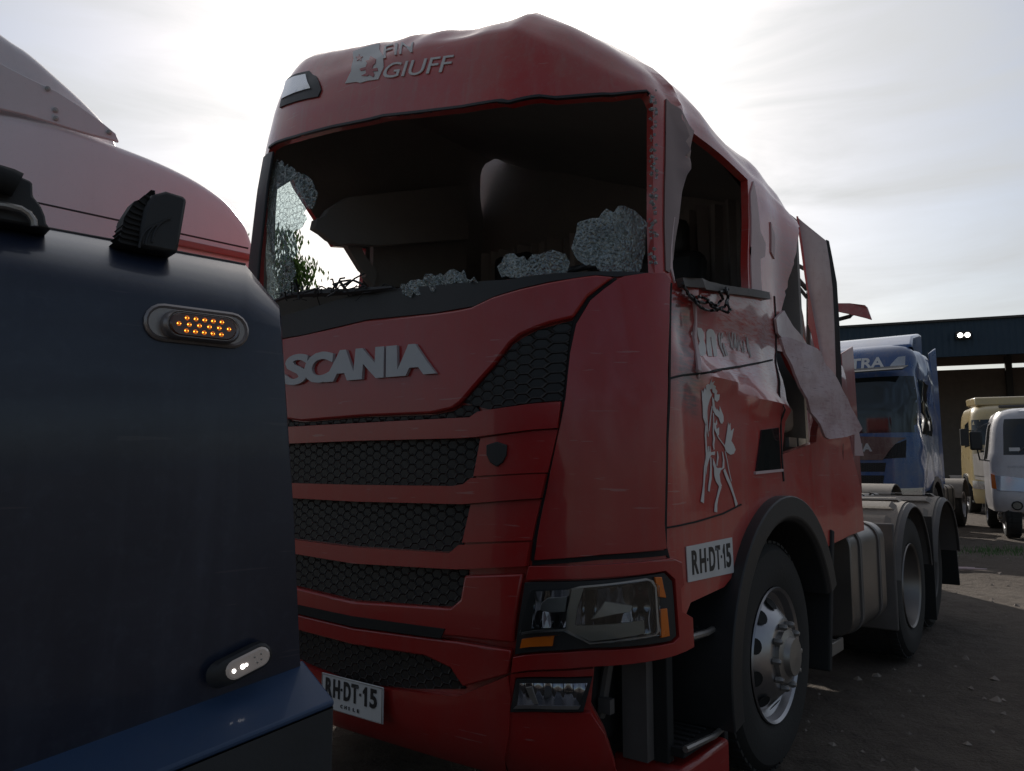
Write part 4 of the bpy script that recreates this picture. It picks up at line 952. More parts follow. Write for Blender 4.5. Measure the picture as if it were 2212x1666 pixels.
# ================================================================== OTHER CAB-OVER TRUCKS
def cab_truck(name, label, loc, rot, col, roof=3.55, w=1.22, text=None, axles=(-1.42, -4.9), badge=None, flapcol=None, lowroof=False, visor=True, scr=None, fairing=True, L=2.25, group='tractor trucks parked in the second row', seed=1):
    root = thing(name, label, 'truck', loc, rot, group)
    pm = paint(name + '_paint', col, dustamt=.35, rough=.25, coat=.8, scrape=scr)
    k = (roof - 2.0) / 1.55
    rows = [(.30, -.08, w - .06, .38), (.42, .0, w, .42), (.9, .02, w + .01, .43), (1.6, .0, w, .44), (2.0, -.02, w - .02, .44)]
    rows += [(2 + (z - 2) * k, x, w + dw, b) for z, x, dw, b in ((2.4, -.05, -.03, .44), (2.9, -.12, -.05, .43), (3.1, -.17, -.07, .42), (3.35, -.30, -.12, .40), (3.48, -.46, -.20, .38), (3.55, -.75, -.40, .35))]
    rn = random.Random(seed)
    def md(p, zk):
        x, y, z = p
        if y > .8 and x < -.3: y += (noise.noise(Vector((x * 2.2, seed, z * 2.))) * .07 + noise.noise(Vector((x * 6, seed, z * 5))) * .02) * (1 if scr else .15)
        return Vector((x, y, z))
    s = Shell(rows, -L, md, NU=110, NV=70)
    z1 = rows[-1][0] - .005; cz_ = s.LU / 2
    def sdd(x, z, sg=1):
        xf, ww, B = s.row(z); a = .5 + .5 * (x - (xf - B)) / (-L - (xf - B)); return Vector(((1 + a * sg) / 2 * s.LU, z))
    def ar(sg):
        pts = []; s0 = math.asin((.92 - .5) / .68)
        for q in range(9):
            a = s0 + (math.pi - 2 * s0) * q / 8; pts.append(sdd(-1.42 + .68 * math.cos(a), .5 + .68 * math.sin(a), sg))
        return pts
    wz0, wz1 = 2.02, 2 + .95 * k
    uL_ = cz_ + s.LU * .245 * .93
    win_ = [sdd(-.58, 2.0), sdd(-1.45, 1.98), sdd(-1.45, wz1 - .1), sdd(-.75, wz1 - .02)]
    wsq = [Vector((2 * cz_ - uL_, wz0)), Vector((uL_, wz0)), Vector((uL_, wz1)), Vector((2 * cz_ - uL_, wz1))]
    out = [s.mir(sdd(-.36, .32)), sdd(-.36, .32), sdd(-.36, .8), sdd(-.74, .9)] + ar(1) + [sdd(-L + .02, .95), sdd(-L + .02, z1)]
    out += [s.mir(q) for q in reversed(out[4:] + [])] + [s.mir(sdd(-.74, .9)), s.mir(sdd(-.36, .8))]
    body = s.panel('cab_body', out, pm, root, off=0, th=.02, step=.11, mats2='liner')
    mb = MB(); row = [s.P((s.LU * i / 40, z1)) for i in range(41)]
    mb.add([q for i in range(21) for q in (row[i], row[40 - i])], [(i * 2, i * 2 + 1, i * 2 + 3, i * 2 + 2) for i in range(20)]); mb.build('roof', pm, root)
    s.panel('windscreen', wsq, 'glass', root, off=.004, th=.006, step=.12)
    wd_ = s.panel('door_window', win_, 'glass', root, off=.006, th=.006, step=.12); s.panel('door_window', [s.mir(q) for q in reversed(win_)], 'glass', root, off=.006, th=.006, step=.12)
    F_ = lambda y, z: s.front(y, z)
    for zc, h, yy in ((1.36, .17, .62), (1.12, .17, .58), (.86, .15, .55)):
        s.panel('grille_mesh', [F_(-yy, zc - h / 2), F_(yy, zc - h / 2), F_(yy + .03, zc + h / 2), F_(-yy - .03, zc + h / 2)], 'mesh', root, off=.006, th=.006, step=.12)
    for sg in (1, -1):
        P = [F_(sg * .60, 1.52), F_(sg * .98, 1.54), F_(sg * 1.0, 1.88), F_(sg * .82, 1.80), F_(sg * .72, 1.68)]
        if sg < 0: P.reverse()
        s.panel('air_intake', P, 'mesh', root, off=.006, th=.006, step=.12)
        P = [F_(sg * .72, .70), F_(sg * 1.10, .74), sdd(-.30, .76, sg), sdd(-.30, .98, sg), F_(sg * 1.08, .97), F_(sg * .76, .95)]
        if sg < 0: P.reverse()
        hh = s.panel('headlight', P, 'lampsilver', root, off=.012, th=.012, step=.08)
    if flapcol:
        fm = paint(name + '_flap', flapcol, dustamt=.4)
        s.panel('bonnet_flap', [F_(-.6, 1.50), F_(.6, 1.50), F_(.72, 1.68), F_(.86, 1.84), F_(1.0, 1.92), F_(0, 1.97), F_(-1.0, 1.92), F_(-.86, 1.84), F_(-.72, 1.68)], fm, root, off=.02, th=.018, step=.12)
    if badge:
        s.text('wordmark', badge, [F_(-.42, 1.66), F_(.42, 1.66), F_(.42, 1.82), F_(-.42, 1.82)], 'greyplate', root, off=.03, th=.01, bold=.04)
    if text:
        tx, y0, y1, tz0, tz1 = text
        s.text('visor_lettering', tx, [F_(y0, tz0), F_(y1, tz0), F_(y1, tz1), F_(y0, tz1)], 'whitevinyl', root, off=.008, th=.006, bold=.03)
        P = [F_(y1 + .08, tz0 - .02), F_(y1 + .34, tz0 + .03), F_(y1 + .34, tz1 + .0), F_(y1 + .22, tz1 - .02)]
        s.panel('roof_lamp', P, 'lampsilver', root, off=.008, th=.006, step=.1)
    if fairing:
        mb = MB(); zt = roof; pr = [(-.75, zt - .03), (-1.3, zt + .22), (-2.0, zt + .36), (-2.2, zt + .36), (-2.2, zt - .05)]
        vs = []
        for x, z in pr[:4]: vs += [(x, -w + .15 + (0 if z < zt + .1 else .08), z), (x, w - .15 - (0 if z < zt + .1 else .08), z)]
        vs2 = [(x, y, zt - .08) for x, y, z in vs]
        n = len(vs); mb.add(vs + vs2, [(0, 1, 3, 2), (2, 3, 5, 4), (4, 5, 7, 6), (0, 2, 2 + n, n), (2, 4, 4 + n, 2 + n), (4, 6, 6 + n, 4 + n), (1, 1 + n, 3 + n, 3), (3, 3 + n, 5 + n, 5), (5, 5 + n, 7 + n, 7), (6, 7, 7 + n, 6 + n), (0, n, 1 + n, 1)])
        mb.build('roof_deflector', pm, root, bevel=.06, seg=3)
        for sg in (1, -1):
            mb = MB(); mb.prism([(-L + .02, sg * (w - .02), 1.0), (-L - .32, sg * (w + .0), 1.0), (-L - .36, sg * (w - .04), roof + .1), (-L + .04, sg * (w - .10), roof - .05)], (0, -sg * .03, 0)); mb.build('side_deflector', pm, root, bevel=.01)
    if visor:
        mb = MB(); mb.prism([(-.05, -w + .1, wz1 + .16), (.26, -w + .14, wz1 + .06), (.26, w - .14, wz1 + .06), (-.05, w - .1, wz1 + .16)], (0, 0, .025)); mb.build('sun_visor', pm if lowroof else 'black', root, bevel=.01)
    # mirrors
    for sg in (1, -1):
        mb = MB(); mb.box((-.18, sg * (w + .16), 2.25), (.12, .22, .5)); mb.tube([(-.35, sg * (w - .05), 2.45), (-.2, sg * (w + .12), 2.46)], .02, 6)
        if not scr or sg < 0: mb.build('mirror', 'black', root, bevel=.02)
    for sg in (1, -1):
        mb = MB(); mb.lathe([(.58, 0), (.68, 0), (.68, -.35), (.58, -.35), (.58, 0)], (-1.42, sg * (w + .05) if sg > 0 else -w - .05 + .35, .5), 16, a0=R(0), a1=R(165)); mb.build('wheel_arch', 'black', root)
        mb = MB()
        for z in (.36, .70): mb.box((-.62, sg * (w - .16), z), (.36, .26, .05))
        mb.box((-.6, sg * (w - .32), .55), (.42, .04, .7)); mb.build('entry_steps', 'black', root)
    for i, ax in enumerate(axles):
        for sg in (1, -1): wheel(root, ax, sg * 1.2, sg=sg, dish='front' if i == 0 else 'rear', w=.3 if i == 0 else .58, n=30, rim_mat='chrome')
        if i:
            for sg in (1, -1):
                y_ = 1.26 if sg > 0 else -.62
                mb = MB(); mb.lathe([(.56, 0), (.58, 0), (.58, -.64), (.56, -.64), (.56, 0)], (ax, y_, .52), 14, a0=R(15), a1=R(165)); mb.build('rear_mudguard', 'guardtop', root)
    mb = MB()
    for yy in (.42, -.42): mb.box((-3.6, yy, .85), (5.4, .09, .27))
    mb.box((-1.2, 0, .8), (2.0, 1.5, .5)); mb.box((-L - .03, 0, 1.9), (.04, 2 * w - .2, 1.9)); mb.build('chassis', 'blackmat', root)
    m2 = rbox((-3.15, .93, .68), (1.1, .56, .60), .11); tk_ = m2.build('fuel_tank', 'alu', root, bevel=.006)
    for x in (-2.85, -3.45): rbox((x, .93, .68), (.05, .58, .62), .12).build('tank_strap', 'black', tk_)
    m2 = rbox((-2.9, -.93, .68), (1.0, .56, .60), .11); m2.build('air_tank_cover', 'guard', root)
    return root, s, pm
B38 = R(38)
def fw_rot(b): return math.atan2(-math.cos(b), -math.sin(b))
# blue truck: its front left wheel is seen at (2010, 1072), 15.8 m away
wl_ = Vector((.535 * 15.8, 15.8, 0)); fwd = Vector((-math.sin(B38), -math.cos(B38), 0)); lft = Vector((math.cos(B38), -math.sin(B38), 0))
bp = wl_ + fwd * 1.42 - lft * 1.2
blue, bs, bpm = cab_truck('tractor_truck', 'dark blue tractor truck with dented left side, white letters above the windscreen', bp, fw_rot(B38), (.010, .075, .25), roof=3.82, text=('TRA', .02, .66, 3.30, 3.52), badge='SCANIA', flapcol=(.10, .035, .035), scr=[((-2.2, .9, 1.3), (-.5, None, 2.0), (.45, .5, .55), (0, .4, 0), .7)], seed=5)
# red truck between, only its rear edge, roof visor and chassis show behind the wreck
rp = Vector((4.62, 10.6, 0)) - lft * 1.22 + fwd * 2.25
red2, rs, rpm = cab_truck('tractor_truck', 'red low-roofed truck mostly hidden behind the torn panels of the wrecked one', rp, fw_rot(B38), (.30, .012, .012), roof=2.95, lowroof=True, fairing=True, visor=False, axles=(-1.42, -4.4), seed=9)  # its roof deflector is unseen, added to shade the yard in front
mb = MB(); 
q0 = [at(1800, 655, 9.9), at(1836, 655, 9.9), at(1868, 660, 9.7), at(1874, 664, 9.7), at(1884, 692, 9.6), at(1850, 682, 9.7), at(1800, 672, 9.9)]
RTM = Matrix.Translation(rp) @ Matrix.Rotation(fw_rot(B38), 4, 'Z'); RTI = RTM.inverted()
mb.prism([RTI @ p for p in q0], RTI.to_3x3() @ Vector((.05, .10, .02))); mb.build('roof_visor', rpm, red2, bevel=.01)
mb = MB(); mb.tube([RTI @ at(1812, 690, 9.95), RTI @ at(1835, 684, 9.9), RTI @ at(1848, 676, 9.8)], .03, 6); mb.build('visor_bracket', 'black', red2)
mb = MB(); mb.prism([RTI @ p for p in (at(1846, 900, 10), at(1856, 935, 10), at(1866, 985, 10), at(1846, 984, 10))], RTI.to_3x3() @ Vector((0, .03, 0))); mb.build('bent_panel', 'primer', red2)
# cream truck far right
cp = Vector((14.6, 22.5, 0)); b2 = R(22)
cream, cs, cpm = cab_truck('tractor_truck', 'cream tractor truck with roof unit, parked behind the small white lorry', cp, fw_rot(b2), (.62, .47, .22), roof=3.25, text=None, fairing=False, visor=False, flapcol=(.45, .40, .34), seed=13)
mb = MB(); mb.prism([(-.52, -1.0, 3.20), (-.52, 1.0, 3.20), (-.65, 1.0, 3.46), (-.65, -1.0, 3.46)], (-1.6, 0, .06)); mb.build('roof_deflector', cpm, cream, bevel=.05)
mb = MB(); mb.box((-.42, .05, 3.14), (.2, .95, .10)); mb.build('roof_unit', 'guard', cream, bevel=.03)

# ------------------------------------------------------------------ small white lorry at the right edge
vw = Vector((10.30, 14.6, 0)); vb = R(27)
van = thing('light_truck', 'small white cab-over lorry with black mirror, cut off by the right edge', 'truck', vw, fw_rot(vb))
van.scale = (1.13, 1.24, 1.14)
vpm = paint('white_van_paint', (.62, .60, .62), dustamt=.3)
rows = [(.42, -.10, .93, .2), (.48, .02, .96, .24), (.75, .04, .98, .26), (.80, .0, .98, .28), (1.35, -.10, .98, .34), (1.45, -.14, .96, .36), (1.9, -.32, .90, .36), (2.12, -.42, .84, .34), (2.20, -.52, .76, .3), (2.23, -.75, .6, .3)]
vs_ = Shell(rows, -1.5, None, NU=110, NV=70); cz_ = vs_.LU / 2
def vsd(x, z, sg=1):
    xf, ww, B = vs_.row(z); a = .5 + .5 * (x - (xf - B)) / (-1.5 - (xf - B)); return Vector(((1 + a * sg) / 2 * vs_.LU, z))
out = [vs_.mir(vsd(-1.48, .45)), vsd(-1.48, .45), vsd(-1.48, 2.225), vs_.mir(vsd(-1.48, 2.225))]
vs_.panel('cab_body', out, vpm, van, off=0, th=.02, step=.09)
mb = MB(); row = [vs_.P((vs_.LU * i / 40, 2.225)) for i in range(41)]; mb.add([q for i in range(21) for q in (row[i], row[40 - i])], [(i * 2, i * 2 + 1, i * 2 + 3, i * 2 + 2) for i in range(20)]); mb.build('roof', vpm, van)
VF = vs_.front
def vp(name, pts, mat, off=.008, parent=None, both=False, **k):
    P = [VF(*p) for p in pts]; ar = sum(a[0] * b[1] - b[0] * a[1] for a, b in zip(P, P[1:] + P[:1]))
    if ar < 0: P.reverse()
    o = vs_.panel(name, P, mat, parent or van, off=off, th=off + .004, step=.09, **k)
    if both: vp(name, [(-y, z) for y, z in pts], mat, off, parent, **k)
    return o
vp('windscreen', [(-.78, 1.40), (.78, 1.40), (.72, 2.02), (-.72, 2.02)], 'glass', .006)
vp('inspection_sticker', [(-.70, 1.46), (-.56, 1.46), (-.56, 1.52), (-.70, 1.52)], 'whitevinyl', .012)
vp('headlight', [(-.90, .80), (-.52, .78), (-.54, 1.0), (-.92, 1.06)], 'lampsilver', .012, both=True)
vp('turn_signal', [(-.955, .84), (-.90, .82), (-.91, 1.06), (-.955, 1.08)], 'orange', .014, both=True)
vp('grille', [(-.34, .80), (.34, .80), (.38, .98), (-.38, .98)], 'mesh', .008)
vp('bumper_slot', [(-.38, .52), (.38, .52), (.36, .62), (-.36, .62)], 'blackmat', .006)
for yy in (-.66, .66):
    P = [VF(yy + .075 * math.cos(a), .56 + .075 * math.sin(a)) for a in [2 * math.pi * k / 14 for k in range(14)]]; vs_.panel('fog_lamp', P, 'glass', van, off=.012, th=.012, step=.08)
    P = [VF(yy + .055 * math.cos(a), .56 + .055 * math.sin(a)) for a in [2 * math.pi * k / 14 for k in range(14)]]; vs_.panel('fog_lens', P, 'lampsilver', van, off=.018, th=.01, step=.08)
P = [vsd(-.55, 1.35), vsd(-1.25, 1.33), vsd(-1.25, 1.95), vsd(-.75, 1.97)]; vs_.panel('door_window', P, 'glass', van, off=.006, th=.006, step=.1); vs_.panel('door_window', [vs_.mir(q) for q in reversed(P)], 'glass', van, off=.006, th=.006, step=.1)
vs_.text('maker_letters', 'HYUNDAI', [VF(-.74, 1.18), VF(-.42, 1.18), VF(-.42, 1.22), VF(-.74, 1.22)], 'greyplate', van, off=.008, th=.004)
for sg in (-1, 1):
    mb = MB(); mb.box((.12, sg * 1.16, 1.64), (.07, .17, .32)); mo = mb.build('mirror', 'black', van, bevel=.03); mb = MB()
    mb.tube([(-.15, sg * .98, 1.30), (.05, sg * 1.12, 1.32), (.12, sg * 1.15, 1.5)], .012, 6); mb.build('mirror_arm', 'black', mo); mb = MB(); mb.tube([(-.2, sg * .95, 1.95), (.06, sg * 1.12, 1.86), (.12, sg * 1.15, 1.78)], .012, 6); mb.build('mirror_arm', 'black', mo)
mb = MB(); mb.tube([(.02, -.6, 1.44), (-.12, -.25, 1.75)], .012, 6); mb.build('wiper', 'black', van)
wheel(van, -.42, .80, r=.36, w=.2, n=24); wheel(van, -.42, -.80, r=.36, w=.2, sg=-1, n=24); wheel(van, -3.0, .86, r=.36, w=.4, dish='rear', n=24); wheel(van, -3.0, -.86, r=.36, w=.4, sg=-1, dish='rear', n=24)
mb = MB(); mb.box((-2.2, .35, .6), (3.6, .08, .18)); mb.box((-2.2, -.35, .6), (3.6, .08, .18)); mb.box((-.9, 0, .6), (1.2, 1.5, .3)); mb.build('chassis', 'blackmat', van)
mb = MB(); mb.box((-3.0, 0, 1.0), (2.9, 1.9, .12)); mb.box((-3.0, .95, 1.25), (2.9, .03, .45)); mb.box((-3.0, -.95, 1.25), (2.9, .03, .45)); mb.build('cargo_bed', 'guard', van)

# ================================================================== HANGAR
d0_, d1_ = 38.0, 33.5
def hp_(px, Y): p = at(px, 900, Y); return Vector((p.x, p.y, 0))
A = hp_(1350, 42.0); Bq = hp_(2950, 27.0)
A = Vector(((1840 - 1106) / 1690 * 36.5, 36.5, 0)); B_ = Vector(((2212 - 1106) / 1690 * 34.0, 34.0, 0)); dr = (B_ - A).normalized(); A = A - dr * 14; L_ = 48.0
hr = math.atan2(dr.y, dr.x); hang = thing('hangar', 'long dark blue corrugated steel hangar with an open front behind the trucks', 'building', A, hr)
t = NT('blue_cladding'); v = t.coord(); sp = t.n('ShaderNodeSeparateXYZ', {'Vector': v}); wv = t.math('SINE', t.math('MULTIPLY', sp.outputs[0], 24.)); n1 = t.noise(.5, 5, v)
M['clad'] = t.pbr(t.mix(n1, (.018, .045, .075), (.03, .06, .09)), .55, normal=t.bump(wv, .7, .03))
M['shed_in'] = plain('shed_inside', (.20, .16, .13), .9); M['shed_steel'] = plain('shed_steel', (.06, .055, .05), .7)
HT = 7.95; HB = 6.35
mb = MB(); mb.box((L_ / 2, .1, (HT + HB) / 2), (L_, .2, HT - HB)); mb.build('fascia', 'clad', hang)
mb = MB(); mb.box((L_ / 2, .06, HT + .05), (L_ + .2, .35, .1)); mb.build('gutter', 'shed_steel', hang)
mb = MB(); mb.prism([(0, .22, HT), (0, 4, HT + .3), (0, 8, HT), (0, 8, HT - .15), (0, 4, HT + .15), (0, .22, HT - .15)], (L_, 0, 0)); mb.build('roof', 'clad', hang)
mb = MB(); mb.box((L_ / 2, 8.1, 3.3), (L_, .2, 6.66)); mb.box((L_ / 2, 8.1, 7.4), (L_, .2, 1.06)); mb.box((.1, 4.2, 4), (.2, 7.7, 7.8)); mb.box((L_ - .1, 4.2, 4), (.2, 7.7, 7.8)); mb.build('wall', 'shed_in', hang)
# bright sky slot along the back wall, broken by posts
for i in range(12):
    mb = MB(); x = 2 + i * 4.0; mb.box((x, 7.85, 3.6), (.3, .25, 7.2)); mb.build('column', 'shed_steel', hang)
mb = MB()
for i in range(12): mb.box((2 + i * 4.0, 4, 7.3), (.15, 7.4, .2))
mb.build('roof_truss', 'shed_steel', hang)
lamp_m = NT('lit_floodlight'); M['floodlit'] = lamp_m.pbr((1, 1, 1), .5, emit=(1, .97, .92), estr=6.)
q = on_plane(2080, 726, A, Vector((-dr.y, dr.x, 0))); lx = (q - A).dot(dr)
mb = MB(); mb.box((lx, -.16, q.z), (.62, .2, .34)); fl = mb.build('floodlight', 'shed_steel', hang, bevel=.03); mb = MB()
for s_ in (-1, 1): mb.lathe([(.11, 0), (.001, -.02)], (lx + s_ * .14, -.265, q.z), 14)
mb.build('lit_lamp', 'floodlit', fl)

# ================================================================== TREE AND HOUSE BEYOND THE CAB
def leafy(name, label, base, trunk, height, rad, n, seed, zc, mat):
    root = thing(name, label, 'tree', base, 0); rn = random.Random(seed); mb = MB()
    pts = [Vector((0, 0, 0)), Vector((.05, 0, height * .3)), Vector((-.05, .05, height * .6)), Vector((0, 0, height * .92))]; mb.tube(pts, [trunk, trunk * .8, trunk * .5, trunk * .15], 8)
    cl = []
    for k in range(26):
        a = rn.uniform(0, 2 * math.pi); h = height * (.3 + .68 * (k / 26)); ln = rad * rn.uniform(.4, 1.0) * (1.05 - .6 * (k / 26)); e = Vector((math.cos(a) * ln, math.sin(a) * ln, h + rn.uniform(.1, .6))); s0 = Vector((0, 0, h - .3)); mb.tube([s0, s0.lerp(e, .5) + Vector((0, 0, .15)), e], [trunk * .3, trunk * .18, .008], 5); cl.append(e)
    mb.build('trunk', 'bark', root); mb = MB()
    for k in range(n):
        e = rn.choice(cl); p = e + Vector((rn.gauss(0, .26), rn.gauss(0, .26), -abs(rn.gauss(0, .5)))); s_ = rn.uniform(.05, .11); d = Vector((rn.uniform(-.3, .3), rn.uniform(-.3, .3), -1)).normalized() * s_ * 1.9; w = Vector((rn.uniform(-1, 1), rn.uniform(-1, 1), 0)).normalized() * s_ * .35
        mb.add([p, p + d * .5 + w, p + d, p + d * .5 - w], [(0, 1, 2, 3)])
    mb.build('crown', mat, root, smooth=False); return root
M['bark'] = plain('bark', (.10, .075, .055), .9, bump=.6)
t = NT('leaf_green'); v = t.coord(); n1 = t.noise(3, 3, v); c = t.mix(t.ramp(n1, .35, .65), (.035, .07, .02), (.08, .13, .04)); df = t.n('ShaderNodeBsdfDiffuse', {'Color': c}); tl = t.n('ShaderNodeBsdfTranslucent', {'Color': c}); m_ = t.n('ShaderNodeMixShader', {0: .45, 1: df.outputs[0], 2: tl.outputs[0]}); t.t.links.new(m_.outputs[0], t.out.inputs['Surface']); M['leaf'] = t.m
tb = at(598, 900, 19.0); tb = at(613, 900, 19.0); leafy('pepper_tree', 'tall drooping green tree seen through the broken windscreen of the red truck', (tb.x, tb.y, -.02), .16, 7.0, .70, 9000, 4, 0, 'leaf')
hb = at(600, 900, 24.0); house = thing('house', 'small plain house roof seen below the tree through the broken windscreen', 'house', (hb.x - 2.2, hb.y, 0), .1)
mb = MB(); mb.box((0, 0, 2.6), (4.4, 4, 5.2)); mb.build('wall', plain('house_wall', (.35, .3, .26), .9), house); mb = MB(); mb.prism([(-2.5, -2.3, 5.2), (2.9, -2.3, 5.2), (.4, -2.3, 7.1)], (0, 4.6, 0)); mb.build('roof', plain('house_roof', (.30, .24, .21), .85), house)

# ================================================================== PALE TRUCK, UPPER LEFT
pv0 = at(0, 400, 4.6); pv1 = at(540, 480, 5.6); pd_ = (pv1 - pv0); pd_.z = 0; pd_.normalize(); pnn = Vector((pd_.y, -pd_.x, 0))
pale = thing('conventional_truck', 'white and red truck with tall roof fairing behind the blue vehicle', 'truck', (pv0.x, pv0.y, 0), 0)
def pt(px, py, back=0.): return on_plane(px, py, pv0 - pnn * back, pnn) - Vector((pv0.x, pv0.y, 0))
M['palepaint'] = paint('white_red_paint', (.80, .73, .75), dustamt=.06, lines=0., two=((.42, .03, .04), tuple((Vector((pd_.x, pd_.y, 0)) * 1.0 + Vector((0, 0, -.55))).to_tuple()), .15, 1.0), rough=.35, coat=.4)
M['palewhite'] = paint('white_fairing_paint', (.74, .71, .73), lines=0., dustamt=.10, rough=.4, coat=.3)
def loft(name, outline, bot, mat, depth=2.3, edge=.16, back0=0., label=None):
    """skin from an edge line: flank below it, rounded shoulder, top running back"""
    mb = MB(); cols = []
    for px, py in outline:
        base = pt(px, py, back0); col_ = []
        zb = base.z - bot
        col_.append(Vector((base.x, base.y, zb)) - pnn * -.02); col_.append(Vector((base.x, base.y, base.z - edge * 1.6)) + pnn * .02)
        for k in range(7):
            a = math.pi / 2 * k / 6; col_.append(Vector((base.x, base.y, base.z - edge)) + Vector((0, 0, math.sin(a) * edge)) - pnn * (1 - math.cos(a)) * edge * 1.0)
        col_.append(Vector((base.x, base.y, base.z)) - pnn * depth * .5 + Vector((0, 0, .02))); col_.append(Vector((base.x, base.y, base.z)) - pnn * depth); col_.append(Vector((base.x, base.y, zb)) - pnn * depth)
        cols.append(col_)
    m = len(cols[0]); mb.add([p for c_ in cols for p in c_], [(i * m + k, i * m + k + 1, (i + 1) * m + k + 1, (i + 1) * m + k) for i in range(len(cols) - 1) for k in range(m - 1)])
    mb.add([p for p in cols[-1]], [tuple(range(m))]); mb.add([p for p in cols[0]], [tuple(range(m))])
    return mb.build(name, mat, pale, angle=50)
def spl(pts, n=4):
    out = []
    for i in range(len(pts) - 1):
        p0 = pts[max(i - 1, 0)]; p1 = pts[i]; p2 = pts[i + 1]; p3 = pts[min(i + 2, len(pts) - 1)]
        for k in range(n):
            t = k / n; out.append(tuple(.5 * (2 * b + (c - a) * t + (2 * a - 5 * b + 4 * c - d) * t * t + (3 * b - a - 3 * c + d) * t ** 3) for a, b, c, d in zip(p0, p1, p2, p3)))
    return out + [pts[-1]]
loft('cab_body', spl([(-420, 190), (-200, 215), (0, 237), (70, 250), (150, 268), (255, 307), (350, 345), (430, 385), (488, 425), (515, 455), (535, 485), (552, 540), (562, 600)]), 1.3, 'palepaint', back0=0.0, edge=.10)
loft('roof_fairing', spl([(-420, -260), (-200, -100), (0, 58), (65, 103), (125, 155), (180, 205), (225, 252), (246, 284), (256, 309), (258, 318)]), .9, 'palewhite', back0=.10, edge=.12)
mb = MB()
def bar(p, q, w, out_=.012):
    a = pt(*p) + pnn * out_; b = pt(*q) + pnn * out_; mb.tube([a, b], w, 8)
bar((-50, 412), (534, 538), .011); mb.build('rubber_strip', 'black', pale)
mb = MB(); a = [pt(330, 508), pt(540, 552), pt(540, 566), pt(330, 524)]; mb.prism([p + pnn * .02 for p in a], pnn * .03); mb.build('red_moulding', paint('moulding_red', (.34, .07, .07)), pale, bevel=.008)
mb = MB(); a = [pt(-60, 268), pt(95, 190), pt(150, 213), pt(200, 245), pt(248, 296), pt(256, 312), pt(190, 295), pt(130, 277), pt(60, 255), pt(0, 240)]
a = [p for p in [pt(-60, 110, .02), pt(60, 172, .02), pt(120, 200, .02), pt(170, 232, .02), pt(215, 265, .02), pt(248, 292, .02), pt(255, 310, .02), pt(190, 293, .02), pt(130, 275, .02), pt(60, 253, .02), pt(-60, 225, .02)]]
mb.prism([p for p in a], pnn * .03); mb.build('fairing_flange', 'palewhite', pale, bevel=.006)
for px, py in ((103, 192), (120, 238), (121, 256), (236, 286)):
    mb = MB(); p = pt(px, py, -.015); q = Matrix.Translation(p) @ pnn.to_track_quat('Y', 'Z').to_matrix().to_4x4(); m2 = MB(); m2.lathe([(.016, 0), (.016, .006), (.001, .010)], (0, 0, 0), 12); mb.add([q @ Vector(v_) for v_ in m2.v], m2.f); mb.build('screw', 'steel', pale)
mb = MB(); c_ = pt(0, 600, 1.2); mb.box((.35, .2 + 1.3, .7), (2.4, 1.9, .9), Matrix.Rotation(math.atan2(pd_.y, pd_.x), 3, 'Z')); mb.build('chassis', 'blackmat', pale)
for s_ in (-.3, 1.1):
    c0 = Vector((0, 0, 0)) + pd_ * s_ - pnn * .3; mb = MB(); m2 = MB(); m2.lathe([(.3, 0), (.48, .02), (.5, .06), (.5, .26), (.3, .28), (.3, 0)], (0, 0, 0), 28); q = Matrix.Translation(c0 + Vector((0, 0, .5))) @ (-pnn).to_track_quat('Y', 'Z').to_matrix().to_4x4(); mb.add([q @ Vector(v_) for v_ in m2.v], m2.f); mb.build('wheel', 'rubber', pale)

# ================================================================== BLUE VEHICLE, LOWER LEFT
tr = at(598, 690, 1.50); tl = at(0, 600, 1.20); hd = tr - tl; hd.z = 0; hd.normalize(); bn = Vector((hd.y, -hd.x, 0))
tow = thing('recovery_truck', 'dark blue recovery truck body with lit amber oval lamp, close at the left', 'truck', (tl.x, tl.y, 0), 0); TO = Vector((tl.x, tl.y, 0))
bn_t = (bn + Vector((0, 0, .0))).normalized()
def tp(px, py, out_=0.): return on_plane(px, py, tl + bn * out_, bn) - TO
M['bluepaint'] = paint('dark_blue_paint', (.008, .014, .034), dust=(.18, .21, .28), dustamt=.12, rough=.34, coat=.45, bump=.06, lines=.05)
M['blueshelf'] = paint('blue_step_paint', (.018, .05, .12), dust=(.06, .08, .12), dustamt=.25, rough=.45, coat=.2, bump=.08)
rows_ = []
# columns along the face from off-frame left to the right edge, each a list of (point, setback)
def colx(pxf, top, fold, bot, shelf_in, shelf_out):
    pass
mb = MB(); cols = []
cuts = [(-700, 347, 462), (-300, 420, 532), (0, 475, 590), (200, 511.6, 628), (400, 548, 665), (530, 572, 690)]
def topcol(px, yt, yf, sb=.15):
    f = tp(px, yf); t_ = on_plane(px, yt, tl - bn * sb, bn) - TO; c_ = []
    for k in range(7):
        u = k / 6; mid = Vector((f.x, f.y, f.z + (t_.z - f.z) * .42)); c_.append((f * (1 - u) ** 2 + mid * 2 * u * (1 - u) + t_ * u * u))
    back = t_ - bn * .9; p2 = px + 52 * max(0, min(1, px / 604)); lowb = tp(p2, 1700 - .365 * p2)
    return [lowb - bn * .02, lowb.lerp(f, .5)] + c_ + [t_ - bn * .01 + Vector((0, 0, -.012)), back, Vector((back.x, back.y, lowb.z))]
for px, yt, yf in cuts: cols.append(topcol(px, yt, yf))
cols.append(topcol(604, 662, 712, .03))
cols.append(topcol(608, 690, 730, .02))
m = len(cols[0]); mb.add([p for c_ in cols for p in c_], [(i * m + k, i * m + k + 1, (i + 1) * m + k + 1, (i + 1) * m + k) for i in range(len(cols) - 1) for k in range(m - 1)] + [tuple(reversed(range(m)))]); 
e = cols[-1]; mb.add([e[k] for k in range(m)], [tuple(range(m))]); body = mb.build('body_panel', 'bluepaint', tow, bevel=.006, angle=50)
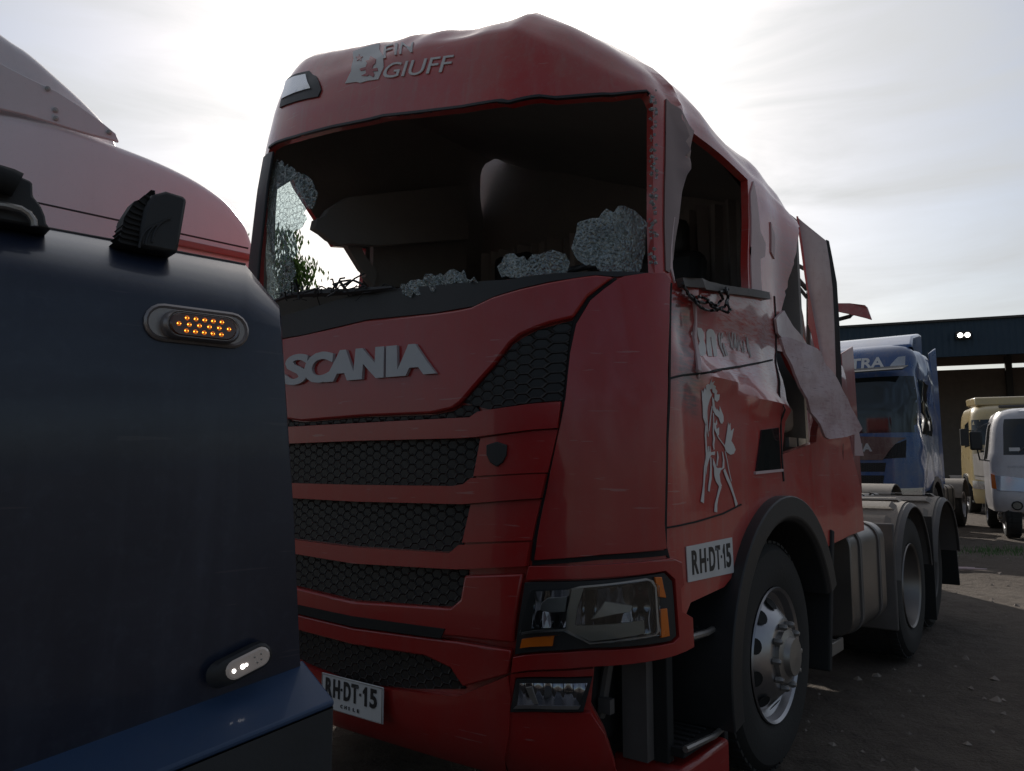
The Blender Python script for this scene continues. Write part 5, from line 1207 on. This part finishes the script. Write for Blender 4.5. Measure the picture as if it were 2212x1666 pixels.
# edge lip of folded steel along the top
mb = MB(); mb.tube([c_[8] + Vector((0, 0, .001)) for c_ in cols[:6]], .0022, 6); mb.build('top_edge', 'guard', tow)
# shelf and skirt, standing out in front of the face
mb = MB(); inn_ = [(-400, 1817), (0, 1678), (346, 1552), (671, 1433)]; out_ = [(-400, 1990), (0, 1815), (346, 1665), (723, 1512)]
I = [tp(x, y) - bn * .03 for x, y in inn_]; O = [tp(x, y, .085) for x, y in out_]; Dn = [Vector((p.x, p.y, .12)) for p in O]
vs = I + O; mb.add(I + O + [p - Vector((0, 0, .012)) for p in O] + [p - Vector((0, 0, .02)) for p in I], [(i, i + 1, 4 + i + 1, 4 + i) for i in range(3)] + [(4 + i, 5 + i, 9 + i, 8 + i) for i in range(3)] + [(8 + i, 9 + i, 13 + i, 12 + i) for i in range(3)] + [(3, 7, 11, 15)]); mb.build('step_shelf', 'blueshelf', tow, bevel=.004)
mb = MB(); e1 = tp(738, 1530, .075); O2 = [O[0] - Vector((0, 0, .013)), O[1] - Vector((0, 0, .013)), O[2] - Vector((0, 0, .013)), O[3] - Vector((0, 0, .013))]
Bk = [p - bn * 1.0 for p in O2]; DB = [Vector((p.x, p.y, .12)) for p in Bk]; Dn = [Vector((p.x, p.y, .12)) for p in O2]
mb.add(O2 + Dn + Bk + DB, [(i, i + 1, 5 + i, 4 + i) for i in range(3)] + [(8 + i, 9 + i, 13 + i, 12 + i) for i in range(3)] + [(3, 7, 15, 11), (0, 4, 12, 8)]); mb.build('skirt', plain('skirt_dark', (.03, .032, .035), .6), tow, bevel=.006)
# amber marker lamp
M['bezel'] = plain('dull_chrome_bezel', (.30, .27, .26), .35, .7, bump=.1)
def stadium(c, a, b, n=10):
    """half length a, half height b in the face plane"""
    P = []
    for k in range(2 * n):
        an = -math.pi / 2 + math.pi * k / (n - 1) if k < n else math.pi / 2 + math.pi * (k - n) / (n - 1)
        sx = (a - b) if k < n else -(a - b); P.append(c + hd * (sx + b * math.cos(an)) + Vector((0, 0, 1)) * b * math.sin(an))
    return P
def ring_strip(loops, mb):
    m = len(loops[0]); o = len(mb.v); mb.add([p for l in loops for p in l], [(i * m + k, i * m + (k + 1) % m, (i + 1) * m + (k + 1) % m, (i + 1) * m + k) for i in range(len(loops) - 1) for k in range(m)] + [tuple(range((len(loops) - 1) * m, len(loops) * m))])
lc = tp(427, 706); a_l = (tp(311, 697) - tp(538, 716)).length / 2; b_l = (tp(427, 668) - tp(427, 747)).length / 2
mb = MB(); ring_strip([stadium(lc, a_l, b_l), stadium(lc + bn * .005, a_l, b_l), stadium(lc + bn * .008, a_l - .004, b_l - .004), stadium(lc + bn * .004, a_l - .008, b_l - .008)], mb); lamp = mb.build('marker_lamp', 'bezel', tow)
c2 = tp(440, 706, .024); ax_ = (tp(363, 700, .02) - tp(517, 712, .02)).length / 2
slope = (tp(517, 716, .02).z - tp(363, 694, .02).z)
mb = MB(); ring_strip([stadium(c2 - bn * .022, ax_ + .006, b_l * .78), stadium(c2 - bn * .004, ax_ + .005, b_l * .76), stadium(c2 + bn * .002, ax_, b_l * .68), stadium(c2 + bn * .0, ax_ - .003, b_l * .64)], mb); mb.build('lamp_bezel', 'bezel', lamp)
t = NT('amber_lens'); M['amberlens'] = t.pbr((.10, .035, .02), .12, coat=.8)
mb = MB(); ring_strip([stadium(c2 + bn * .0015, ax_ - .004, b_l * .60), stadium(c2 + bn * .004, ax_ - .007, b_l * .55)], mb); mb.build('amber_lens', 'amberlens', lamp)
t = NT('amber_led'); M['led'] = t.pbr((1, .35, .05), .4, emit=(1, .36, .03), estr=9.)
t = NT('amber_led_glow'); M['ledglow'] = t.pbr((.6, .12, .02), .3, emit=(1, .25, .02), estr=.35)
mb = MB(); mg = MB()
def disc(mb, c, r, n=8): mb.add([c + hd * r * math.cos(2 * math.pi * k / n) + Vector((0, 0, r * math.sin(2 * math.pi * k / n))) for k in range(n)] + [c + bn * r * .5], [(k, (k + 1) % n, n) for k in range(n)])
for row_, (n_, dz, span) in enumerate(((5, .40, .60), (6, 0, .86), (5, -.40, .60))):
    for k in range(n_):
        x_ = (-1 + 2 * k / (n_ - 1)) * span * (ax_ - .012); cc = c2 + bn * .0048 + hd * x_ + Vector((0, 0, dz * b_l * .85))
        mg = MB(); disc(mg, cc - bn * .0006, .0042, 10); lr = mg.build('led_reflector', 'ledglow', lamp)
        mb = MB(); disc(mb, cc - hd * .0022, .0013); disc(mb, cc + hd * .0020, .0011); mb.build('led', 'led', lr)
# white lamp low down
w0 = tp(486, 1456, .012); w1 = tp(580, 1408, .012); wc = (w0 + w1) / 2; hd_s = hd; wv_ = (w1 - w0); wl2 = wv_.length / 2; u_ = wv_.normalized(); up_ = bn.cross(u_) * -1
if up_.z < 0: up_ = -up_
def stad2(c, a, b, n=9):
    P = []
    for k in range(2 * n):
        an = -math.pi / 2 + math.pi * k / (n - 1) if k < n else math.pi / 2 + math.pi * (k - n) / (n - 1)
        sx = (a - b) if k < n else -(a - b); P.append(c + u_ * (sx + b * math.cos(an)) + up_ * b * math.sin(an))
    return P
bb = (tp(530, 1412) - tp(530, 1458)).length / 2
mb = MB(); ring_strip([stad2(wc - bn * .012 - u_ * .012, wl2 + .018, bb + .006), stad2(wc - u_ * .006, wl2 + .012, bb + .004), stad2(wc + bn * .004, wl2 + .002, bb)], mb); wlmp = mb.build('work_marker', 'black', tow)
t = NT('white_lamp_lens'); M['wlens'] = t.pbr((.30, .26, .24), .15, emit=(.9, .8, .75), estr=.06, coat=.6)
mb = MB(); ring_strip([stad2(wc + bn * .0045, wl2, bb * .92), stad2(wc + bn * .008, wl2 - .004, bb * .75)], mb); mb.build('clear_lens', 'wlens', wlmp)
t = NT('white_led'); M['wled'] = t.pbr((1, 1, 1), .4, emit=(1, .97, .95), estr=6.)
mb = MB()
for f_, r_ in ((-.68, .0036), (-.28, .0045), (-.12, .003)): mb = MB(); disc(mb, wc + bn * .0085 + u_ * wl2 * f_, r_, 10); mb.build('led', 'wled', wlmp)
for f_, dz in ((.3, .3), (.6, .3), (.55, -.2), (.35, -.3)): t = MB(); disc(t, wc + bn * .0085 + u_ * wl2 * f_ + up_ * bb * dz, .002, 6); t.build('unlit_led', 'steel', wlmp)
# finned work lamp standing on the edge
wlp = MB(); Bt = 1.34
def wp(px, py, back): return on_plane(px, py, tl - bn * back, bn) - TO
shell_ = [(262, 525), (290, 530), (383, 548), (392, 500), (405, 432), (396, 424), (372, 414), (352, 410), (336, 405), (318, 412), (302, 430), (290, 470)]
m2 = MB(); m2.prism([wp(a, b, .05) for a, b in [(300, 532), (384, 548), (393, 500), (405, 430), (396, 423), (360, 412), (330, 420), (312, 450), (304, 490)]], -bn * .07)
wlamp = m2.build('work_lamp', 'black', tow, bevel=.006)
m3 = MB()
for k in range(11):
    u = k / 10; py0 = 410 + u * 108; xo = 334 - 70 * math.sin(min(1, u * 1.15) * math.pi / 2) ** .8; xo = [326, 312, 298, 287, 279, 273, 268, 264, 260, 256, 252][k]
    m3.prism([wp(a, b, .055) for a, b in [(xo, py0), (xo + 9, py0 + 7), (330, py0 + 22), (330, py0 + 17), (xo + 10, py0 + 2)]], -bn * .055)
m3.prism([wp(a, b, .06) for a, b in [(258, 524), (268, 470), (290, 435), (320, 425), (320, 535)]], -bn * .045)
m3.build('cooling_fin', 'blackmat', wlamp, bevel=.0008)
m4 = MB()
for s_ in (0, 1, 2):
    arcp = [wp(300 + s_ * 14 + 40 * (1 - math.cos(q)), 540 - 60 * math.sin(q) - s_ * 6 + 6, .048) for q in [R(10 + 10 * z) for z in range(9)]]; m4.tube(arcp, .0022, 5)
m4.build('lamp_bracket', 'black', wlamp)
m5 = MB(); m5.prism([wp(a, b, .05) for a, b in [(-120, 340), (-20, 352), (0, 360), (30, 374), (68, 391), (71, 396), (72, 424), (78, 430), (90, 446), (98, 466), (101, 482), (112, 496), (60, 487), (-120, 455)]], -bn * .09)
br = m5.build('lamp_housing', 'black', tow, bevel=.006)
m6 = MB(); m6.tube([wp(a, b, .035) for a, b in [(-30, 440), (10, 444), (45, 452), (62, 462), (72, 476), (74, 489)]], .006, 8); m6.build('handle', 'steel', br)
m7 = MB(); m7.tube([wp(a, b, .03) for a, b in [(-60, 384), (0, 386), (22, 392), (38, 400)]], .022, 12); m7.build('lamp_knob', 'blackmat', br)
# running gear so the body stands on the ground
mb = MB(); q0 = TO * 0
for s_ in (-.9, -.1):
    c0 = hd * s_ - bn * .5; m2 = MB(); m2.lathe([(.25, 0), (.40, .02), (.42, .06), (.42, .22), (.25, .24), (.25, 0)], (0, 0, 0), 28); q = Matrix.Translation(c0 + Vector((0, 0, .42))) @ (-bn).to_track_quat('Y', 'Z').to_matrix().to_4x4(); m9 = MB(); m9.add([q @ Vector(v_) for v_ in m2.v], m2.f); m9.build('wheel', 'rubber', tow)
